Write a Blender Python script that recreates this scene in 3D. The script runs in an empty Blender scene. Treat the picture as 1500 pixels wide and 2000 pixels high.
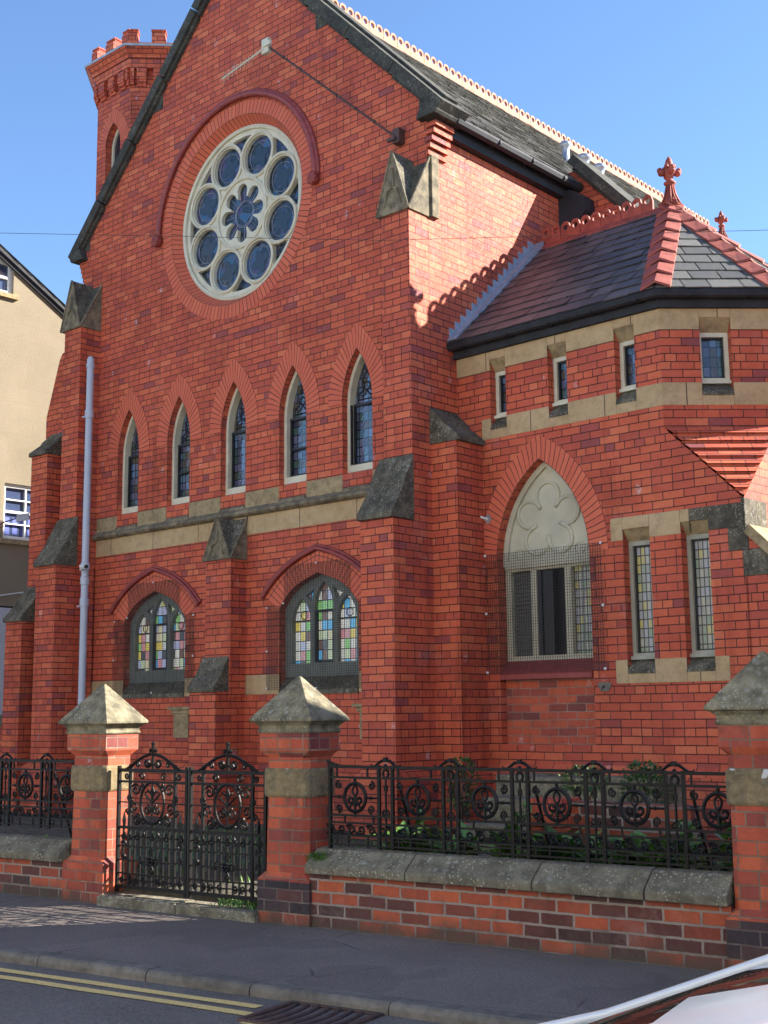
import bpy, math, random
from mathutils import Vector, Matrix, geometry
R = math.radians
random.seed(7)
S = bpy.context.scene
# ------------------------------------------------------------------ camera
cam_d = bpy.data.cameras.new('camera'); cam = bpy.data.objects.new('camera', cam_d)
S.collection.objects.link(cam); S.camera = cam
yaw, pit, rol = R(41.64), R(9.05), R(-.63)
f = Vector((-math.sin(yaw)*math.cos(pit), math.cos(yaw)*math.cos(pit), math.sin(pit)))
r = Vector((math.cos(yaw), math.sin(yaw), 0)); u = r.cross(f)
r2 = r*math.cos(rol)+u*math.sin(rol); u2 = u*math.cos(rol)-r*math.sin(rol)
cam.matrix_world = Matrix(((r2.x,u2.x,-f.x,0),(r2.y,u2.y,-f.y,0),(r2.z,u2.z,-f.z,1.5),(0,0,0,1)))
cam_d.sensor_fit = 'VERTICAL'; cam_d.sensor_height = 24; cam_d.lens = 24*2455/2000
cam_d.clip_end = 2000; cam_d.clip_start = .05
# ------------------------------------------------------------------ light
SUN = Vector((1.86, 2.42, 1.68)).normalized()
elev = math.asin(SUN.z); az = math.atan2(SUN.x, SUN.y)
w = bpy.data.worlds.new('World'); S.world = w; w.use_nodes = True
wn = w.node_tree.nodes; wl = w.node_tree.links; wn.clear()
sky = wn.new('ShaderNodeTexSky'); sky.sky_type = 'NISHITA'; sky.sun_disc = False
sky.sun_elevation = elev; sky.sun_rotation = az; sky.air_density = .9; sky.dust_density = 0; sky.ozone_density = 4.6
bg = wn.new('ShaderNodeBackground'); bg.inputs[1].default_value = .084
wo = wn.new('ShaderNodeOutputWorld'); wl.new(sky.outputs[0], bg.inputs[0]); wl.new(bg.outputs[0], wo.inputs[0])
sd = bpy.data.lights.new('sun', 'SUN'); sd.energy = 5.0; sd.angle = R(.5); sd.color = (1, .93, .82)
so = bpy.data.objects.new('sun', sd); S.collection.objects.link(so)
so.rotation_euler = (-SUN).to_track_quat('-Z', 'Y').to_euler(); so.location = (10, 15, 20)
S.view_settings.view_transform = 'Standard'; S.view_settings.look = 'None'
S.view_settings.exposure = 1.85; S.view_settings.gamma = 1
S.cycles.max_bounces = 6

# ------------------------------------------------------------------ helpers
class Fr:
    """local frame: a along the face, w away from the viewer, z up"""
    def __init__(s, ox, oy, deg=0.0, oz=0.0):
        s.o = Vector((ox, oy, oz)); a = R(deg); s.deg = deg
        s.u = Vector((math.cos(a), math.sin(a), 0)); s.w = Vector((-math.sin(a), math.cos(a), 0))
    def p(s, a, w, z): return s.o + s.u*a + s.w*w + Vector((0, 0, z))
W0 = Fr(0, 0)
class MB:
    def __init__(s): s.v = []; s.f = []; s.uv = {}; s.mi = []; s.cur = 0
    def face(s, pts, uv=None):
        i = len(s.v); s.v += [Vector(p) for p in pts]; s.f.append(tuple(range(i, i+len(pts)))); s.mi.append(s.cur)
        if uv: s.uv[len(s.f)-1] = uv
    def box(s, fr, a0, a1, w0, w1, z0, z1):
        P = fr.p; c = [P(a0,w0,z0),P(a1,w0,z0),P(a1,w1,z0),P(a0,w1,z0),P(a0,w0,z1),P(a1,w0,z1),P(a1,w1,z1),P(a0,w1,z1)]
        for q in ((0,1,5,4),(1,2,6,5),(2,3,7,6),(3,0,4,7),(4,5,6,7),(3,2,1,0)): s.face([c[k] for k in q])
    def prism(s, fr, poly, w0, w1):
        """poly of (a, z) counter-clockwise seen from the viewer, extruded in w"""
        n = len(poly)
        s.face([fr.p(a, w0, z) for a, z in poly]); s.face([fr.p(a, w1, z) for a, z in reversed(poly)])
        for i in range(n):
            a, b = poly[i], poly[(i+1) % n]
            s.face([fr.p(b[0], w0, b[1]), fr.p(a[0], w0, a[1]), fr.p(a[0], w1, a[1]), fr.p(b[0], w1, b[1])])
    def loft(s, rings, closed=True, cap=True):
        n = len(rings[0])
        for k in range(len(rings)-1):
            A, B = rings[k], rings[k+1]
            for i in range(n if closed else n-1):
                j = (i+1) % n; s.face([A[i], A[j], B[j], B[i]])
        if cap: s.face(list(reversed(rings[0]))); s.face(rings[-1])
    def zprism(s, pts, z0, z1, cap=True):
        s.loft([[Vector((x, y, z0)) for x, y in pts], [Vector((x, y, z1)) for x, y in pts]], cap=cap)
    def wall(s, fr, outer, holes, w0, w1, back=True, sides=True, rim=True):
        loops = [outer]+list(holes); flat = [q for l in loops for q in l]
        tris = geometry.tessellate_polygon([[Vector((a, z, 0)) for a, z in l] for l in loops])
        for t in tris:
            q = [flat[i] for i in t]
            ar = (q[1][0]-q[0][0])*(q[2][1]-q[0][1])-(q[2][0]-q[0][0])*(q[1][1]-q[0][1])
            if abs(ar) < 1e-9: continue
            if ar < 0: q = q[::-1]
            s.face([fr.p(a, w0, z) for a, z in q])
            if back: s.face([fr.p(a, w1, z) for a, z in q[::-1]])
        for li, l in enumerate(loops):
            if (li == 0 and not sides) or (li > 0 and not rim): continue
            n = len(l); ar = sum(l[i][0]*l[(i+1)%n][1]-l[(i+1)%n][0]*l[i][1] for i in range(n))
            ll = l if (ar > 0) == (li == 0) else l[::-1]
            for i in range(n):
                a, b = ll[i], ll[(i+1) % n]
                s.face([fr.p(b[0], w0, b[1]), fr.p(a[0], w0, a[1]), fr.p(a[0], w1, a[1]), fr.p(b[0], w1, b[1])])
    def strip(s, fr, inner, outer, w0, w1=None, closed=False, wi=None):
        """arch ring with radial joints: uv = (arc length, radial)"""
        n = len(inner); L = 0; rng = n if closed else n-1
        th = (Vector(outer[0])-Vector(inner[0])).length
        if wi is None: wi = w0
        for i in range(rng):
            j = (i+1) % n; a, b, c, d = inner[i], inner[j], outer[j], outer[i]
            dl = (Vector(outer[j])-Vector(outer[i])).length
            s.face([fr.p(a[0],wi,a[1]), fr.p(d[0],w0,d[1]), fr.p(c[0],w0,c[1]), fr.p(b[0],wi,b[1])],
                   [(L,0),(L,th),(L+dl,th),(L+dl,0)])
            if w1 is not None:
                s.face([fr.p(d[0],w0,d[1]), fr.p(d[0],w1,d[1]), fr.p(c[0],w1,c[1]), fr.p(c[0],w0,c[1])],[(L,0),(L,.05),(L+dl,.05),(L+dl,0)])
                s.face([fr.p(a[0],wi,a[1]), fr.p(b[0],wi,b[1]), fr.p(b[0],w1,b[1]), fr.p(a[0],w1,a[1])],[(L,0),(L+dl,0),(L+dl,.1),(L,.1)])
            L += dl
    TS = 1.0
    def tube(s, pts, rad, n=8, cap=True, closed=False):
        pts = [Vector(p) for p in pts]; rings = []; m = len(pts)
        if isinstance(rad, (int, float)): rad = [rad]*m
        rad = [q*MB.TS for q in rad]
        up = None
        for i, p in enumerate(pts):
            if closed: d = pts[(i+1) % m]-pts[i-1]
            else: d = pts[min(i+1, m-1)]-pts[max(i-1, 0)]
            if d.length < 1e-9: d = Vector((0,0,1))
            d.normalize()
            if up is None: up = Vector((0,0,1)) if abs(d.z) < .9 else Vector((1,0,0))
            x = d.cross(up)
            if x.length < 1e-4: x = d.cross(Vector((1,.3,0)))
            x.normalize(); y = x.cross(d); up = y
            rings.append([p+(x*math.cos(2*math.pi*k/n)+y*math.sin(2*math.pi*k/n))*rad[i] for k in range(n)])
        if closed: rings.append(rings[0])
        s.loft([list(reversed(q)) for q in rings], cap=cap and not closed)
    def lathe(s, c, prof, n=16):
        c = Vector(c)
        s.loft([[c+Vector((math.cos(2*math.pi*k/n)*q, math.sin(2*math.pi*k/n)*q, z)) for k in range(n)] for q, z in prof])
    def ball(s, c, rx, ry=None, rz=None, n=10, m=7):
        ry = ry or rx; rz = rz or rx; c = Vector(c)
        s.loft([[c+Vector((rx*math.sin(t)*math.cos(2*math.pi*k/n), ry*math.sin(t)*math.sin(2*math.pi*k/n), -rz*math.cos(t))) for k in range(n)]
                for t in [math.pi*(i+.02)/(m+.04) for i in range(m+1)]])
    def build(s, name, mats, parent=None, smooth=False, bevel=0, fix=False):
        off = Vector((0, 0, 0)); q = parent
        while q: off += q.location; q = q.parent
        me = bpy.data.meshes.new(name); me.from_pydata([v-off for v in s.v], [], s.f)
        ul = me.uv_layers.new(name='UVMap')
        for pi, po in enumerate(me.polygons):
            if pi in s.uv:
                for li, c in zip(po.loop_indices, s.uv[pi]): ul.data[li].uv = c
                continue
            n = po.normal
            if abs(n.z) > .97:
                for li in po.loop_indices:
                    c = s.v[me.loops[li].vertex_index]; ul.data[li].uv = (c.x, c.y)
            else:
                t = Vector((-n.y, n.x, 0)).normalized(); b = n.cross(t)
                if abs(n.z) < .05: b = Vector((0,0,1))
                for li in po.loop_indices:
                    c = s.v[me.loops[li].vertex_index]; ul.data[li].uv = (c.dot(t), c.dot(b))
        mats = mats if isinstance(mats, (list, tuple)) else [mats]
        for m in mats: me.materials.append(m)
        if len(mats) > 1:
            for po, k in zip(me.polygons, s.mi): po.material_index = k
        if smooth:
            for po in me.polygons: po.use_smooth = True
        o = bpy.data.objects.new(name, me); S.collection.objects.link(o)
        if parent: o.parent = parent
        if smooth or bevel or fix:
            wd = o.modifiers.new('weld', 'WELD'); wd.merge_threshold = .0005
        if bevel:
            b = o.modifiers.new('bevel', 'BEVEL'); b.width = bevel; b.segments = 2; b.limit_method = 'ANGLE'; b.angle_limit = R(35)
        return o
def tag(o, label, cat, group=None):
    o['label'] = label; o['category'] = cat
    if group: o['group'] = group
    return o
def thing(name, loc, label, cat, group=None):
    o = bpy.data.objects.new(name, None); o.location = loc; o.empty_display_size = .2
    S.collection.objects.link(o); return tag(o, label, cat, group)
def copy_tree(o, loc, label, rz=None):
    r_ = o.copy(); S.collection.objects.link(r_); r_.location = loc
    if rz is not None: r_.rotation_euler = (0,0,rz)
    r_['label'] = label
    for c in list(o.children):
        d = c.copy(); S.collection.objects.link(d); d.parent = r_
        for g in list(c.children):
            e = g.copy(); S.collection.objects.link(e); e.parent = d
    return r_
def lerp(a, b, t): return a+(b-a)*t

# ------------------------------------------------------------------ materials
class MT:
    def __init__(s, name):
        s.m = bpy.data.materials.new(name); s.m.use_nodes = True; s.n = s.m.node_tree.nodes; s.l = s.m.node_tree.links
        s.b = s.n['Principled BSDF']; s.tc = None
    def set(s, **k):
        for a, v in k.items(): s.b.inputs[a.replace('_', ' ')].default_value = v
        return s
    def node(s, t, **k):
        x = s.n.new(t)
        for a, v in k.items(): setattr(x, a, v)
        return x
    def co(s, kind='Object'):
        if not s.tc: s.tc = s.node('ShaderNodeTexCoord')
        return s.tc.outputs[kind]
    def link(s, a, b): s.l.new(a, b)
    def inp(s, x, v):
        if hasattr(v, 'links') or isinstance(v, bpy.types.NodeSocket): s.link(v, x)
        else: x.default_value = v
    def math(s, op, a, b=0.0, c=None):
        x = s.node('ShaderNodeMath', operation=op); s.inp(x.inputs[0], a); s.inp(x.inputs[1], b)
        if c is not None: s.inp(x.inputs[2], c)
        return x.outputs[0]
    def mix(s, fac, a, b, mode='MIX'):
        x = s.node('ShaderNodeMix', data_type='RGBA', blend_type=mode)
        s.inp(x.inputs[0], fac); s.inp(x.inputs[6], a); s.inp(x.inputs[7], b); return x.outputs[2]
    def noise(s, scale, detail=4, rough=.55, co='Object', dist=0, vec=None):
        x = s.node('ShaderNodeTexNoise'); s.link(vec if vec is not None else s.co(co), x.inputs['Vector'])
        x.inputs['Scale'].default_value = scale; x.inputs['Detail'].default_value = detail
        x.inputs['Roughness'].default_value = rough; x.inputs['Distortion'].default_value = dist; return x.outputs[0]
    def ramp(s, v, stops, interp='LINEAR'):
        x = s.node('ShaderNodeValToRGB'); x.color_ramp.interpolation = interp; e = x.color_ramp.elements
        while len(e) < len(stops): e.new(.5)
        for k, (p, c) in zip(e, stops):
            k.position = p; k.color = (c[0], c[1], c[2], 1) if isinstance(c, (tuple, list)) else (c, c, c, 1)
        s.link(v, x.inputs[0]); return x.outputs[0]
    def color(s, v): s.inp(s.b.inputs['Base Color'], v); return s
    def rough(s, v): s.inp(s.b.inputs['Roughness'], v); return s
    def bump(s, h, dist=.01, strength=1.0):
        x = s.node('ShaderNodeBump'); x.inputs['Distance'].default_value = dist; x.inputs['Strength'].default_value = strength
        s.link(h, x.inputs['Height']); s.link(x.outputs[0], s.b.inputs['Normal']); return s
    def brick(s, vec, bw, rh, mortar, off=.5, smooth=.1, c1=0.0, c2=1.0):
        x = s.node('ShaderNodeTexBrick'); x.offset = off; x.offset_frequency = 2; x.squash = 1
        s.link(vec, x.inputs['Vector']); x.inputs['Scale'].default_value = 1
        x.inputs['Brick Width'].default_value = bw; x.inputs['Row Height'].default_value = rh
        x.inputs['Mortar Size'].default_value = mortar; x.inputs['Mortar Smooth'].default_value = smooth
        x.inputs['Color1'].default_value = (c1,c1,c1,1); x.inputs['Color2'].default_value = (c2,c2,c2,1); x.inputs['Mortar'].default_value = (.5,.5,.5,1)
        return x
def plain(name, col, rough=.6, metal=0, var=0.0, scale=8, bump=0.0, spec=.5):
    t = MT(name); t.set(Roughness=rough, Metallic=metal); t.b.inputs['Specular IOR Level'].default_value = spec
    if var:
        n = t.noise(scale, 6, .6)
        t.color(t.ramp(n, [(.3, tuple(c*(1-var) for c in col)), (.7, tuple(min(1, c*(1+var)) for c in col))]))
    else: t.color((*col, 1))
    if bump: t.bump(t.noise(scale*6, 6, .6), bump)
    return t.m
H = .0825
def brick_mat(name, ramp_stops, mortar_col, mortar=.005, headers=True, grime=.35, bw=.236, old=False):
    t = MT(name); uv = t.co('UV')
    # slight waviness so that courses are not ruled lines
    wob = t.noise(1.3, 2, .5, vec=uv); wobf = t.noise(22, 2, .5, vec=uv)
    sx = t.node('ShaderNodeSeparateXYZ'); t.link(uv, sx.inputs[0])
    cx = t.node('ShaderNodeCombineXYZ')
    t.link(t.math('ADD', sx.outputs[0], t.math('MULTIPLY', t.math('SUBTRACT', wobf, .5), .012 if old else .006)), cx.inputs[0])
    y = t.math('ADD', sx.outputs[1], t.math('ADD', t.math('MULTIPLY', t.math('SUBTRACT', wob, .5), .02 if old else .01), t.math('MULTIPLY', t.math('SUBTRACT', wobf, .5), .008 if old else .004)))
    t.link(y, cx.inputs[1]); vec = cx.outputs[0]
    a = t.brick(vec, bw, H, mortar); tint, mask = a.outputs[0], a.outputs[1]
    if headers:
        b = t.brick(vec, bw/2, H, mortar)
        row = t.math('FLOOR', t.math('DIVIDE', y, H)); hd = t.math('LESS_THAN', t.math('FLOORED_MODULO', row, 5.0), .5)
        tint = t.mix(hd, tint, b.outputs[0]); mask = t.mix(hd, mask, b.outputs[1])
    base = t.ramp(tint, ramp_stops)
    big = t.noise(.9, 4, .6); fine = t.noise(28, 5, .65); mid = t.noise(5, 4, .6)
    base = t.mix(t.math('MULTIPLY', t.ramp(fine, [(.35, 0), (.75, 1)]), .3), base, t.mix(1, base, (.7,.62,.6,1), 'MULTIPLY'))
    base = t.mix(t.math('MULTIPLY', t.ramp(mid, [(.52, 0), (.7, 1)]), .25), base, t.mix(1, base, (.62,.52,.52,1), 'MULTIPLY'))
    base = t.mix(t.math('MULTIPLY', t.ramp(big, [(.46, 0), (.68, 1)]), min(1, grime*1.7)), base, t.mix(1, base, (.62,.56,.56,1), 'MULTIPLY'))
    mcol = t.mix(t.ramp(t.noise(2.3, 4, .6), [(.5, 0), (.68, 1)]), (*mortar_col[0], 1), (*mortar_col[1], 1))
    mp2 = t.node('ShaderNodeMapping'); t.link(t.co('Object'), mp2.inputs[0]); mp2.inputs['Scale'].default_value = (2.2, 2.2, .22)
    st_ = t.noise(1.6, 6, .65, vec=mp2.outputs[0]); base = t.mix(t.math('MULTIPLY', t.ramp(st_, [(.54, 0), (.68, 1)]), .55), base, t.mix(1, base, (.55,.48,.47,1), 'MULTIPLY'))
    # odd replaced or spalled bricks and a faint pale salting
    base = t.mix(t.math('MULTIPLY', t.ramp(t.noise(1.7, 6, .75), [(.57, 0), (.7, 1)]), .16), base, (.55,.38,.34,1))
    # lime bloom: small pale runs on a few joints
    vo = t.node('ShaderNodeTexVoronoi'); vo.feature = 'F1'; mp = t.node('ShaderNodeMapping'); t.link(uv, mp.inputs[0]); mp.inputs['Scale'].default_value = (2.6, 1.7, 1)
    t.link(mp.outputs[0], vo.inputs['Vector']); vo.inputs['Scale'].default_value = 1
    bl = t.math('MULTIPLY', t.ramp(vo.outputs['Distance'], [(.05, 1), (.12, 0)]), t.ramp(t.noise(30, 4, .7), [(.45, 0), (.6, 1)]))
    base = t.mix(t.math('MULTIPLY', bl, .7), base, (.55,.5,.55,1))
    col = t.mix(mask, base, mcol)
    if old:
        sz = t.node('ShaderNodeSeparateXYZ'); gp_ = t.node('ShaderNodeNewGeometry'); t.link(gp_.outputs['Position'], sz.inputs[0])
        hz = t.math('ADD', sz.outputs[2], t.math('MULTIPLY', t.math('SUBTRACT', t.noise(3.5, 5, .7), .5), .45))
        col = t.mix(t.math('MULTIPLY', t.ramp(hz, [(.02, 1), (.14, 0)]), .8), col, (.07,.055,.042,1))
        col = t.mix(t.math('MULTIPLY', t.ramp(t.noise(11, 5, .75), [(.52, 0), (.66, 1)]), .45), col, (.09,.065,.05,1))
    t.color(col); t.rough(t.ramp(fine, [(.3, .62), (.8, .9)])); t.b.inputs['Specular IOR Level'].default_value = .3
    h = t.math('SUBTRACT', t.math('MULTIPLY', fine, .25), mask); t.bump(h, .006 if not old else .01, 1)
    return t.m
RED = [(0, (.3,.075,.075)), (.03, (.38,.085,.068)), (.07, (.49,.095,.058)), (.5, (.58,.115,.058)), (.8, (.63,.135,.064)), (1, (.67,.17,.08))]
M = {}
M['brick'] = brick_mat('red_brick', RED, ((.075,.025,.02), (.15,.07,.055)))
M['brick_old'] = brick_mat('boundary_brick', [(0, (.07,.036,.033)), (.42, (.15,.05,.038)), (.58, (.3,.07,.038)), (.8, (.44,.095,.042)), (1, (.5,.12,.05))], ((.3,.24,.2), (.2,.15,.13)), mortar=.008, headers=False, grime=.6, old=True)
M['brick_pillar'] = brick_mat('pillar_brick', [(0, (.2,.05,.048)), (.15, (.34,.07,.044)), (.5, (.46,.09,.046)), (1, (.56,.13,.056))], ((.2,.13,.09), (.38,.3,.22)), mortar=.0048, headers=True, grime=.6, old=True)
M['brick_blue'] = brick_mat('dark_base_brick', [(0, (.035,.03,.036)), (.6, (.075,.045,.05)), (1, (.17,.06,.05))], ((.12,.09,.075), (.25,.2,.17)), mortar=.005, headers=False, grime=.5, old=True)
M['brick_infill'] = brick_mat('infill_brick', [(0, (.2,.065,.06)), (.2, (.32,.075,.055)), (.4, (.5,.1,.055)), (1, (.58,.13,.062))], ((.3,.18,.14), (.42,.3,.25)), mortar=.0055, headers=False, grime=.2, old=True)
def vouss():
    t = MT('arch_brick'); uv = t.co('UV'); b = t.brick(uv, .077, .24, .005, off=0)
    base = t.ramp(b.outputs[0], [(0, (.6,.115,.058)), (1, (.67,.15,.07))]); fine = t.noise(30, 5, .6)
    base = t.mix(t.math('MULTIPLY', t.ramp(fine, [(.4, 0), (.8, 1)]), .3), base, (.4,.09,.06,1))
    t.color(t.mix(b.outputs[1], base, (.07,.025,.02,1))); t.set(Roughness=.75)
    t.bump(t.math('SUBTRACT', t.math('MULTIPLY', fine, .2), b.outputs[1]), .005); return t.m
M['vouss'] = vouss()
def stone(name, a, b, stain, amount, lichen=0, joints=None):
    t = MT(name); n1 = t.noise(2.2, 6, .62, dist=.3); n2 = t.noise(40, 5, .7); n3 = t.noise(9, 5, .65)
    base = t.ramp(n1, [(.3, a), (.7, b)])
    base = t.mix(t.math('MULTIPLY', t.ramp(n2, [(.35, 0), (.8, 1)]), .4), base, t.mix(1, base, (.6,.57,.5,1), 'MULTIPLY'))
    base = t.mix(t.math('MULTIPLY', t.ramp(n3, [(.5-.3*amount, 0), (.72-.25*amount, 1)]), min(1, .3+amount)), base, (*stain, 1))
    if lichen:
        for sc_, lo, hi, thr, c_ in ((46, .16, .34, .5, (.5,.48,.38,1)), (17, .2, .42, .56, (.34,.34,.29,1)), (27, .14, .26, .6, (.42,.36,.14,1))):
            vo = t.node('ShaderNodeTexVoronoi'); t.link(t.co('Object'), vo.inputs['Vector']); vo.inputs['Scale'].default_value = sc_
            ds = t.math('ADD', vo.outputs['Distance'], t.math('MULTIPLY', t.math('SUBTRACT', n2, .5), .35))
            sp = t.math('MULTIPLY', t.ramp(ds, [(lo, 1), (hi, 0)]), t.ramp(t.noise(sc_*.13, 5, .7), [(thr-.06, 0), (thr+.06, 1)]))
            base = t.mix(t.math('MULTIPLY', sp, lichen), base, c_)
    h = t.math('MULTIPLY', n2, .5)
    if joints:
        b_ = t.brick(t.co('UV'), joints, 5, .005, off=.37); base = t.mix(b_.outputs[1], base, (.08,.06,.05,1)); h = t.math('SUBTRACT', h, b_.outputs[1])
    if name == 'pillar_band_stone':   # old splashes of white paint
        base = t.mix(t.ramp(t.noise(4.2, 4, .6, dist=.4), [(.635, 0), (.65, 1)]), base, (.55,.54,.52,1))
    t.color(base); t.set(Roughness=.9); t.b.inputs['Specular IOR Level'].default_value = .25
    t.bump(h, .006); return t.m
M['stone'] = stone('buff_sandstone', (.46,.32,.17), (.56,.41,.24), (.22,.16,.09), .1, joints=.95)
M['stone_plain'] = stone('sandstone_block', (.34,.26,.14), (.46,.35,.2), (.1,.08,.055), .28)
M['stone_gab'] = stone('gablet_sandstone', (.2,.165,.11), (.34,.28,.18), (.06,.052,.042), .42, lichen=.15)
M['stone_dark'] = stone('weathered_sandstone', (.1,.088,.065), (.21,.185,.13), (.04,.036,.03), .42, lichen=.65)
M['coping'] = stone('blackened_coping', (.055,.055,.05), (.1,.095,.075), (.03,.03,.03), .4, lichen=.25, joints=1.15)
M['stone_cap'] = stone('pillar_cap_stone', (.2,.175,.12), (.32,.28,.18), (.06,.055,.04), .42, lichen=.55)
M['stone_band'] = stone('pillar_band_stone', (.19,.145,.075), (.34,.25,.13), (.06,.055,.045), .35, lichen=.25)
M['stone_coping'] = stone('wall_coping_stone', (.16,.14,.1), (.28,.25,.18), (.07,.062,.045), .4, lichen=.8)
M['kerb'] = stone('kerb_granite', (.14,.125,.105), (.24,.215,.185), (.07,.062,.055), .3)
def slate(name, a, b, c):
    t = MT(name); g_ = t.node('ShaderNodeNewGeometry')
    base = t.ramp(g_.outputs['Random Per Island'], [(0, a), (.5, b), (1, c)]); n = t.noise(14, 6, .65)
    base = t.mix(t.math('MULTIPLY', t.ramp(n, [(.4, 0), (.75, 1)]), .4), base, t.mix(1, base, (1.6,1.55,1.5,1), 'MULTIPLY'))
    sp = t.ramp(t.noise(60, 3, .6), [(.68, 0), (.74, 1)]); base = t.mix(t.math('MULTIPLY', sp, .3), base, (.4,.4,.38,1))
    t.color(base); t.set(Roughness=.55); t.bump(n, .004); return t.m
M['slate'] = slate('welsh_slate', (.045,.042,.046), (.072,.064,.066), (.105,.086,.084))
M['slate_grey'] = slate('grey_slate', (.075,.072,.064), (.12,.115,.1), (.175,.165,.14))
M['clay'] = plain('red_clay_tile', (.3,.065,.042), .7, var=.35, scale=9, bump=.004)
M['clay_pale'] = plain('clay_ridge', (.42,.2,.13), .8, var=.2, scale=9, bump=.004)
M['glazed'] = plain('moulded_brick', (.27,.05,.045), .5, var=.25, scale=14, bump=.003)
M['lead'] = plain('lead_flashing', (.3,.34,.42), .5, .2, var=.2, scale=12, bump=.003)
M['black'] = plain('black_gutter_paint', (.022,.023,.03), .8, var=.4, scale=5, bump=.002)
M['cream'] = plain('cream_tracery_paint', (.62,.58,.44), .6, var=.12, scale=6, bump=.003)
M['frame_grey'] = plain('weathered_frame_paint', (.34,.33,.26), .65, var=.15, scale=6, bump=.003)
M['frame_dark'] = plain('grey_green_frame_paint', (.17,.18,.155), .65, var=.2, scale=6, bump=.003)
M['plaque'] = plain('painted_stone_panel', (.5,.47,.35), .75, var=.15, scale=3, bump=.004)
M['dark'] = plain('dark_leading', (.015,.016,.02), .5)
M['inside'] = plain('dark_interior', (.012,.011,.012), .9)
M['iron'] = plain('black_wrought_iron', (.007,.006,.006), .45, .0, var=.3, scale=30, bump=.0015, spec=.22)
M['louvre'] = plain('grey_louvre', (.09,.09,.088), .6)
M['wire'] = plain('guard_wire', (.05,.045,.045), .6, .3)
M['pvc'] = plain('grey_soil_pipe', (.43,.46,.54), .4, var=.06, scale=3)
M['white'] = plain('white_paint', (.72,.73,.72), .5, var=.05, scale=4)
M['metal'] = plain('galvanised_steel', (.42,.45,.5), .4, .6, var=.2, scale=12)
M['rust'] = plain('brown_steel', (.1,.06,.05), .6, .4, var=.3, scale=20)
def asphalt(name, a, b, grit, specks):
    t = MT(name); n = t.noise(1.1, 5, .6); g = t.noise(230 if grit < 1 else 120, 2, .6); m_ = t.noise(16, 6, .7)
    base = t.ramp(n, [(.3, a), (.7, b)])
    base = t.mix(t.math('MULTIPLY', t.ramp(m_, [(.4, 0), (.75, 1)]), .35), base, t.mix(1, base, (.65,.65,.68,1), 'MULTIPLY'))
    base = t.mix(t.math('MULTIPLY', t.ramp(g, [(.45, 0), (.7, 1)]), .5), base, t.mix(1, base, (1.9,1.85,1.8,1), 'MULTIPLY'))
    if specks:
        vo = t.node('ShaderNodeTexVoronoi'); t.link(t.co('Object'), vo.inputs['Vector']); vo.inputs['Scale'].default_value = 7
        base = t.mix(t.ramp(vo.outputs['Distance'], [(.022, 1), (.034, 0)]), base, (.5,.48,.42,1))
    ag = t.noise(55, 3, .7); base = t.mix(t.math('MULTIPLY', t.ramp(ag, [(.42, 1), (.52, 0)]), .5), base, t.mix(1, base, (.5,.5,.52,1), 'MULTIPLY'))
    base = t.mix(t.math('MULTIPLY', t.ramp(ag, [(.58, 0), (.68, 1)]), .45), base, t.mix(1, base, (1.9,1.85,1.8,1), 'MULTIPLY'))
    if specks:
        v2 = t.node('ShaderNodeTexVoronoi'); t.link(t.co('Object'), v2.inputs['Vector']); v2.inputs['Scale'].default_value = 2.3
        base = t.mix(t.math('MULTIPLY', t.ramp(v2.outputs['Distance'], [(.03, 1), (.05, 0)]), .6), base, (.05,.045,.04,1))
        pt = t.ramp(t.noise(.55, 3, .5), [(.5, 0), (.515, 1)]); base = t.mix(t.math('MULTIPLY', pt, .5), base, t.mix(1, base, (.6,.6,.6,1), 'MULTIPLY'))
        ve = t.node('ShaderNodeTexVoronoi'); ve.feature = 'DISTANCE_TO_EDGE'; t.link(t.co('Object'), ve.inputs['Vector']); ve.inputs['Scale'].default_value = .8
        ck = t.math('MULTIPLY', t.ramp(ve.outputs['Distance'], [(.003, 1), (.008, 0)]), t.ramp(t.noise(.9, 3, .6), [(.5, 0), (.6, 1)])); base = t.mix(t.math('MULTIPLY', ck, .7), base, (.03,.028,.025,1))
    t.color(base); t.set(Roughness=.85); t.bump(t.math('ADD', g, t.math('MULTIPLY', m_, .5)), .004*grit+.002); return t.m
M['pave'] = asphalt('pavement_asphalt', (.15,.122,.102), (.225,.185,.158), 1.2, True)
M['road'] = asphalt('road_asphalt', (.135,.116,.1), (.19,.165,.145), 2.0, False)
def worn():
    t = MT('yellow_line_paint'); n = t.noise(60, 5, .75); t.color(t.mix(t.ramp(n, [(.56, 0), (.66, 1)]), (.8,.56,.2,1), (.16,.13,.1,1))); t.set(Roughness=.8); t.bump(n, .003); return t.m
M['yellow'] = worn()
M['soil'] = plain('garden_soil', (.11,.1,.075), .95, var=.55, scale=14, bump=.02)
def render_mat():
    t = MT('cream_render'); n = t.noise(.8, 6, .65); g = t.noise(60, 4, .7); b = t.brick(t.co('UV'), .62, .3, .004, off=.5)
    base = t.ramp(n, [(.3, (.2,.165,.11)), (.7, (.26,.215,.15))]); base = t.mix(t.math('MULTIPLY', t.ramp(g, [(.55, 0), (.7, 1)]), .4), base, (.2,.16,.1,1))
    base = t.mix(t.math('MULTIPLY', b.outputs[1], .3), base, (.16,.13,.09,1)); t.color(base); t.set(Roughness=.9); t.bump(g, .01); return t.m
M['render'] = render_mat()
M['white_wall'] = plain('painted_roughcast', (.5,.52,.56), .85, var=.1, scale=2, bump=.004)
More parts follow.
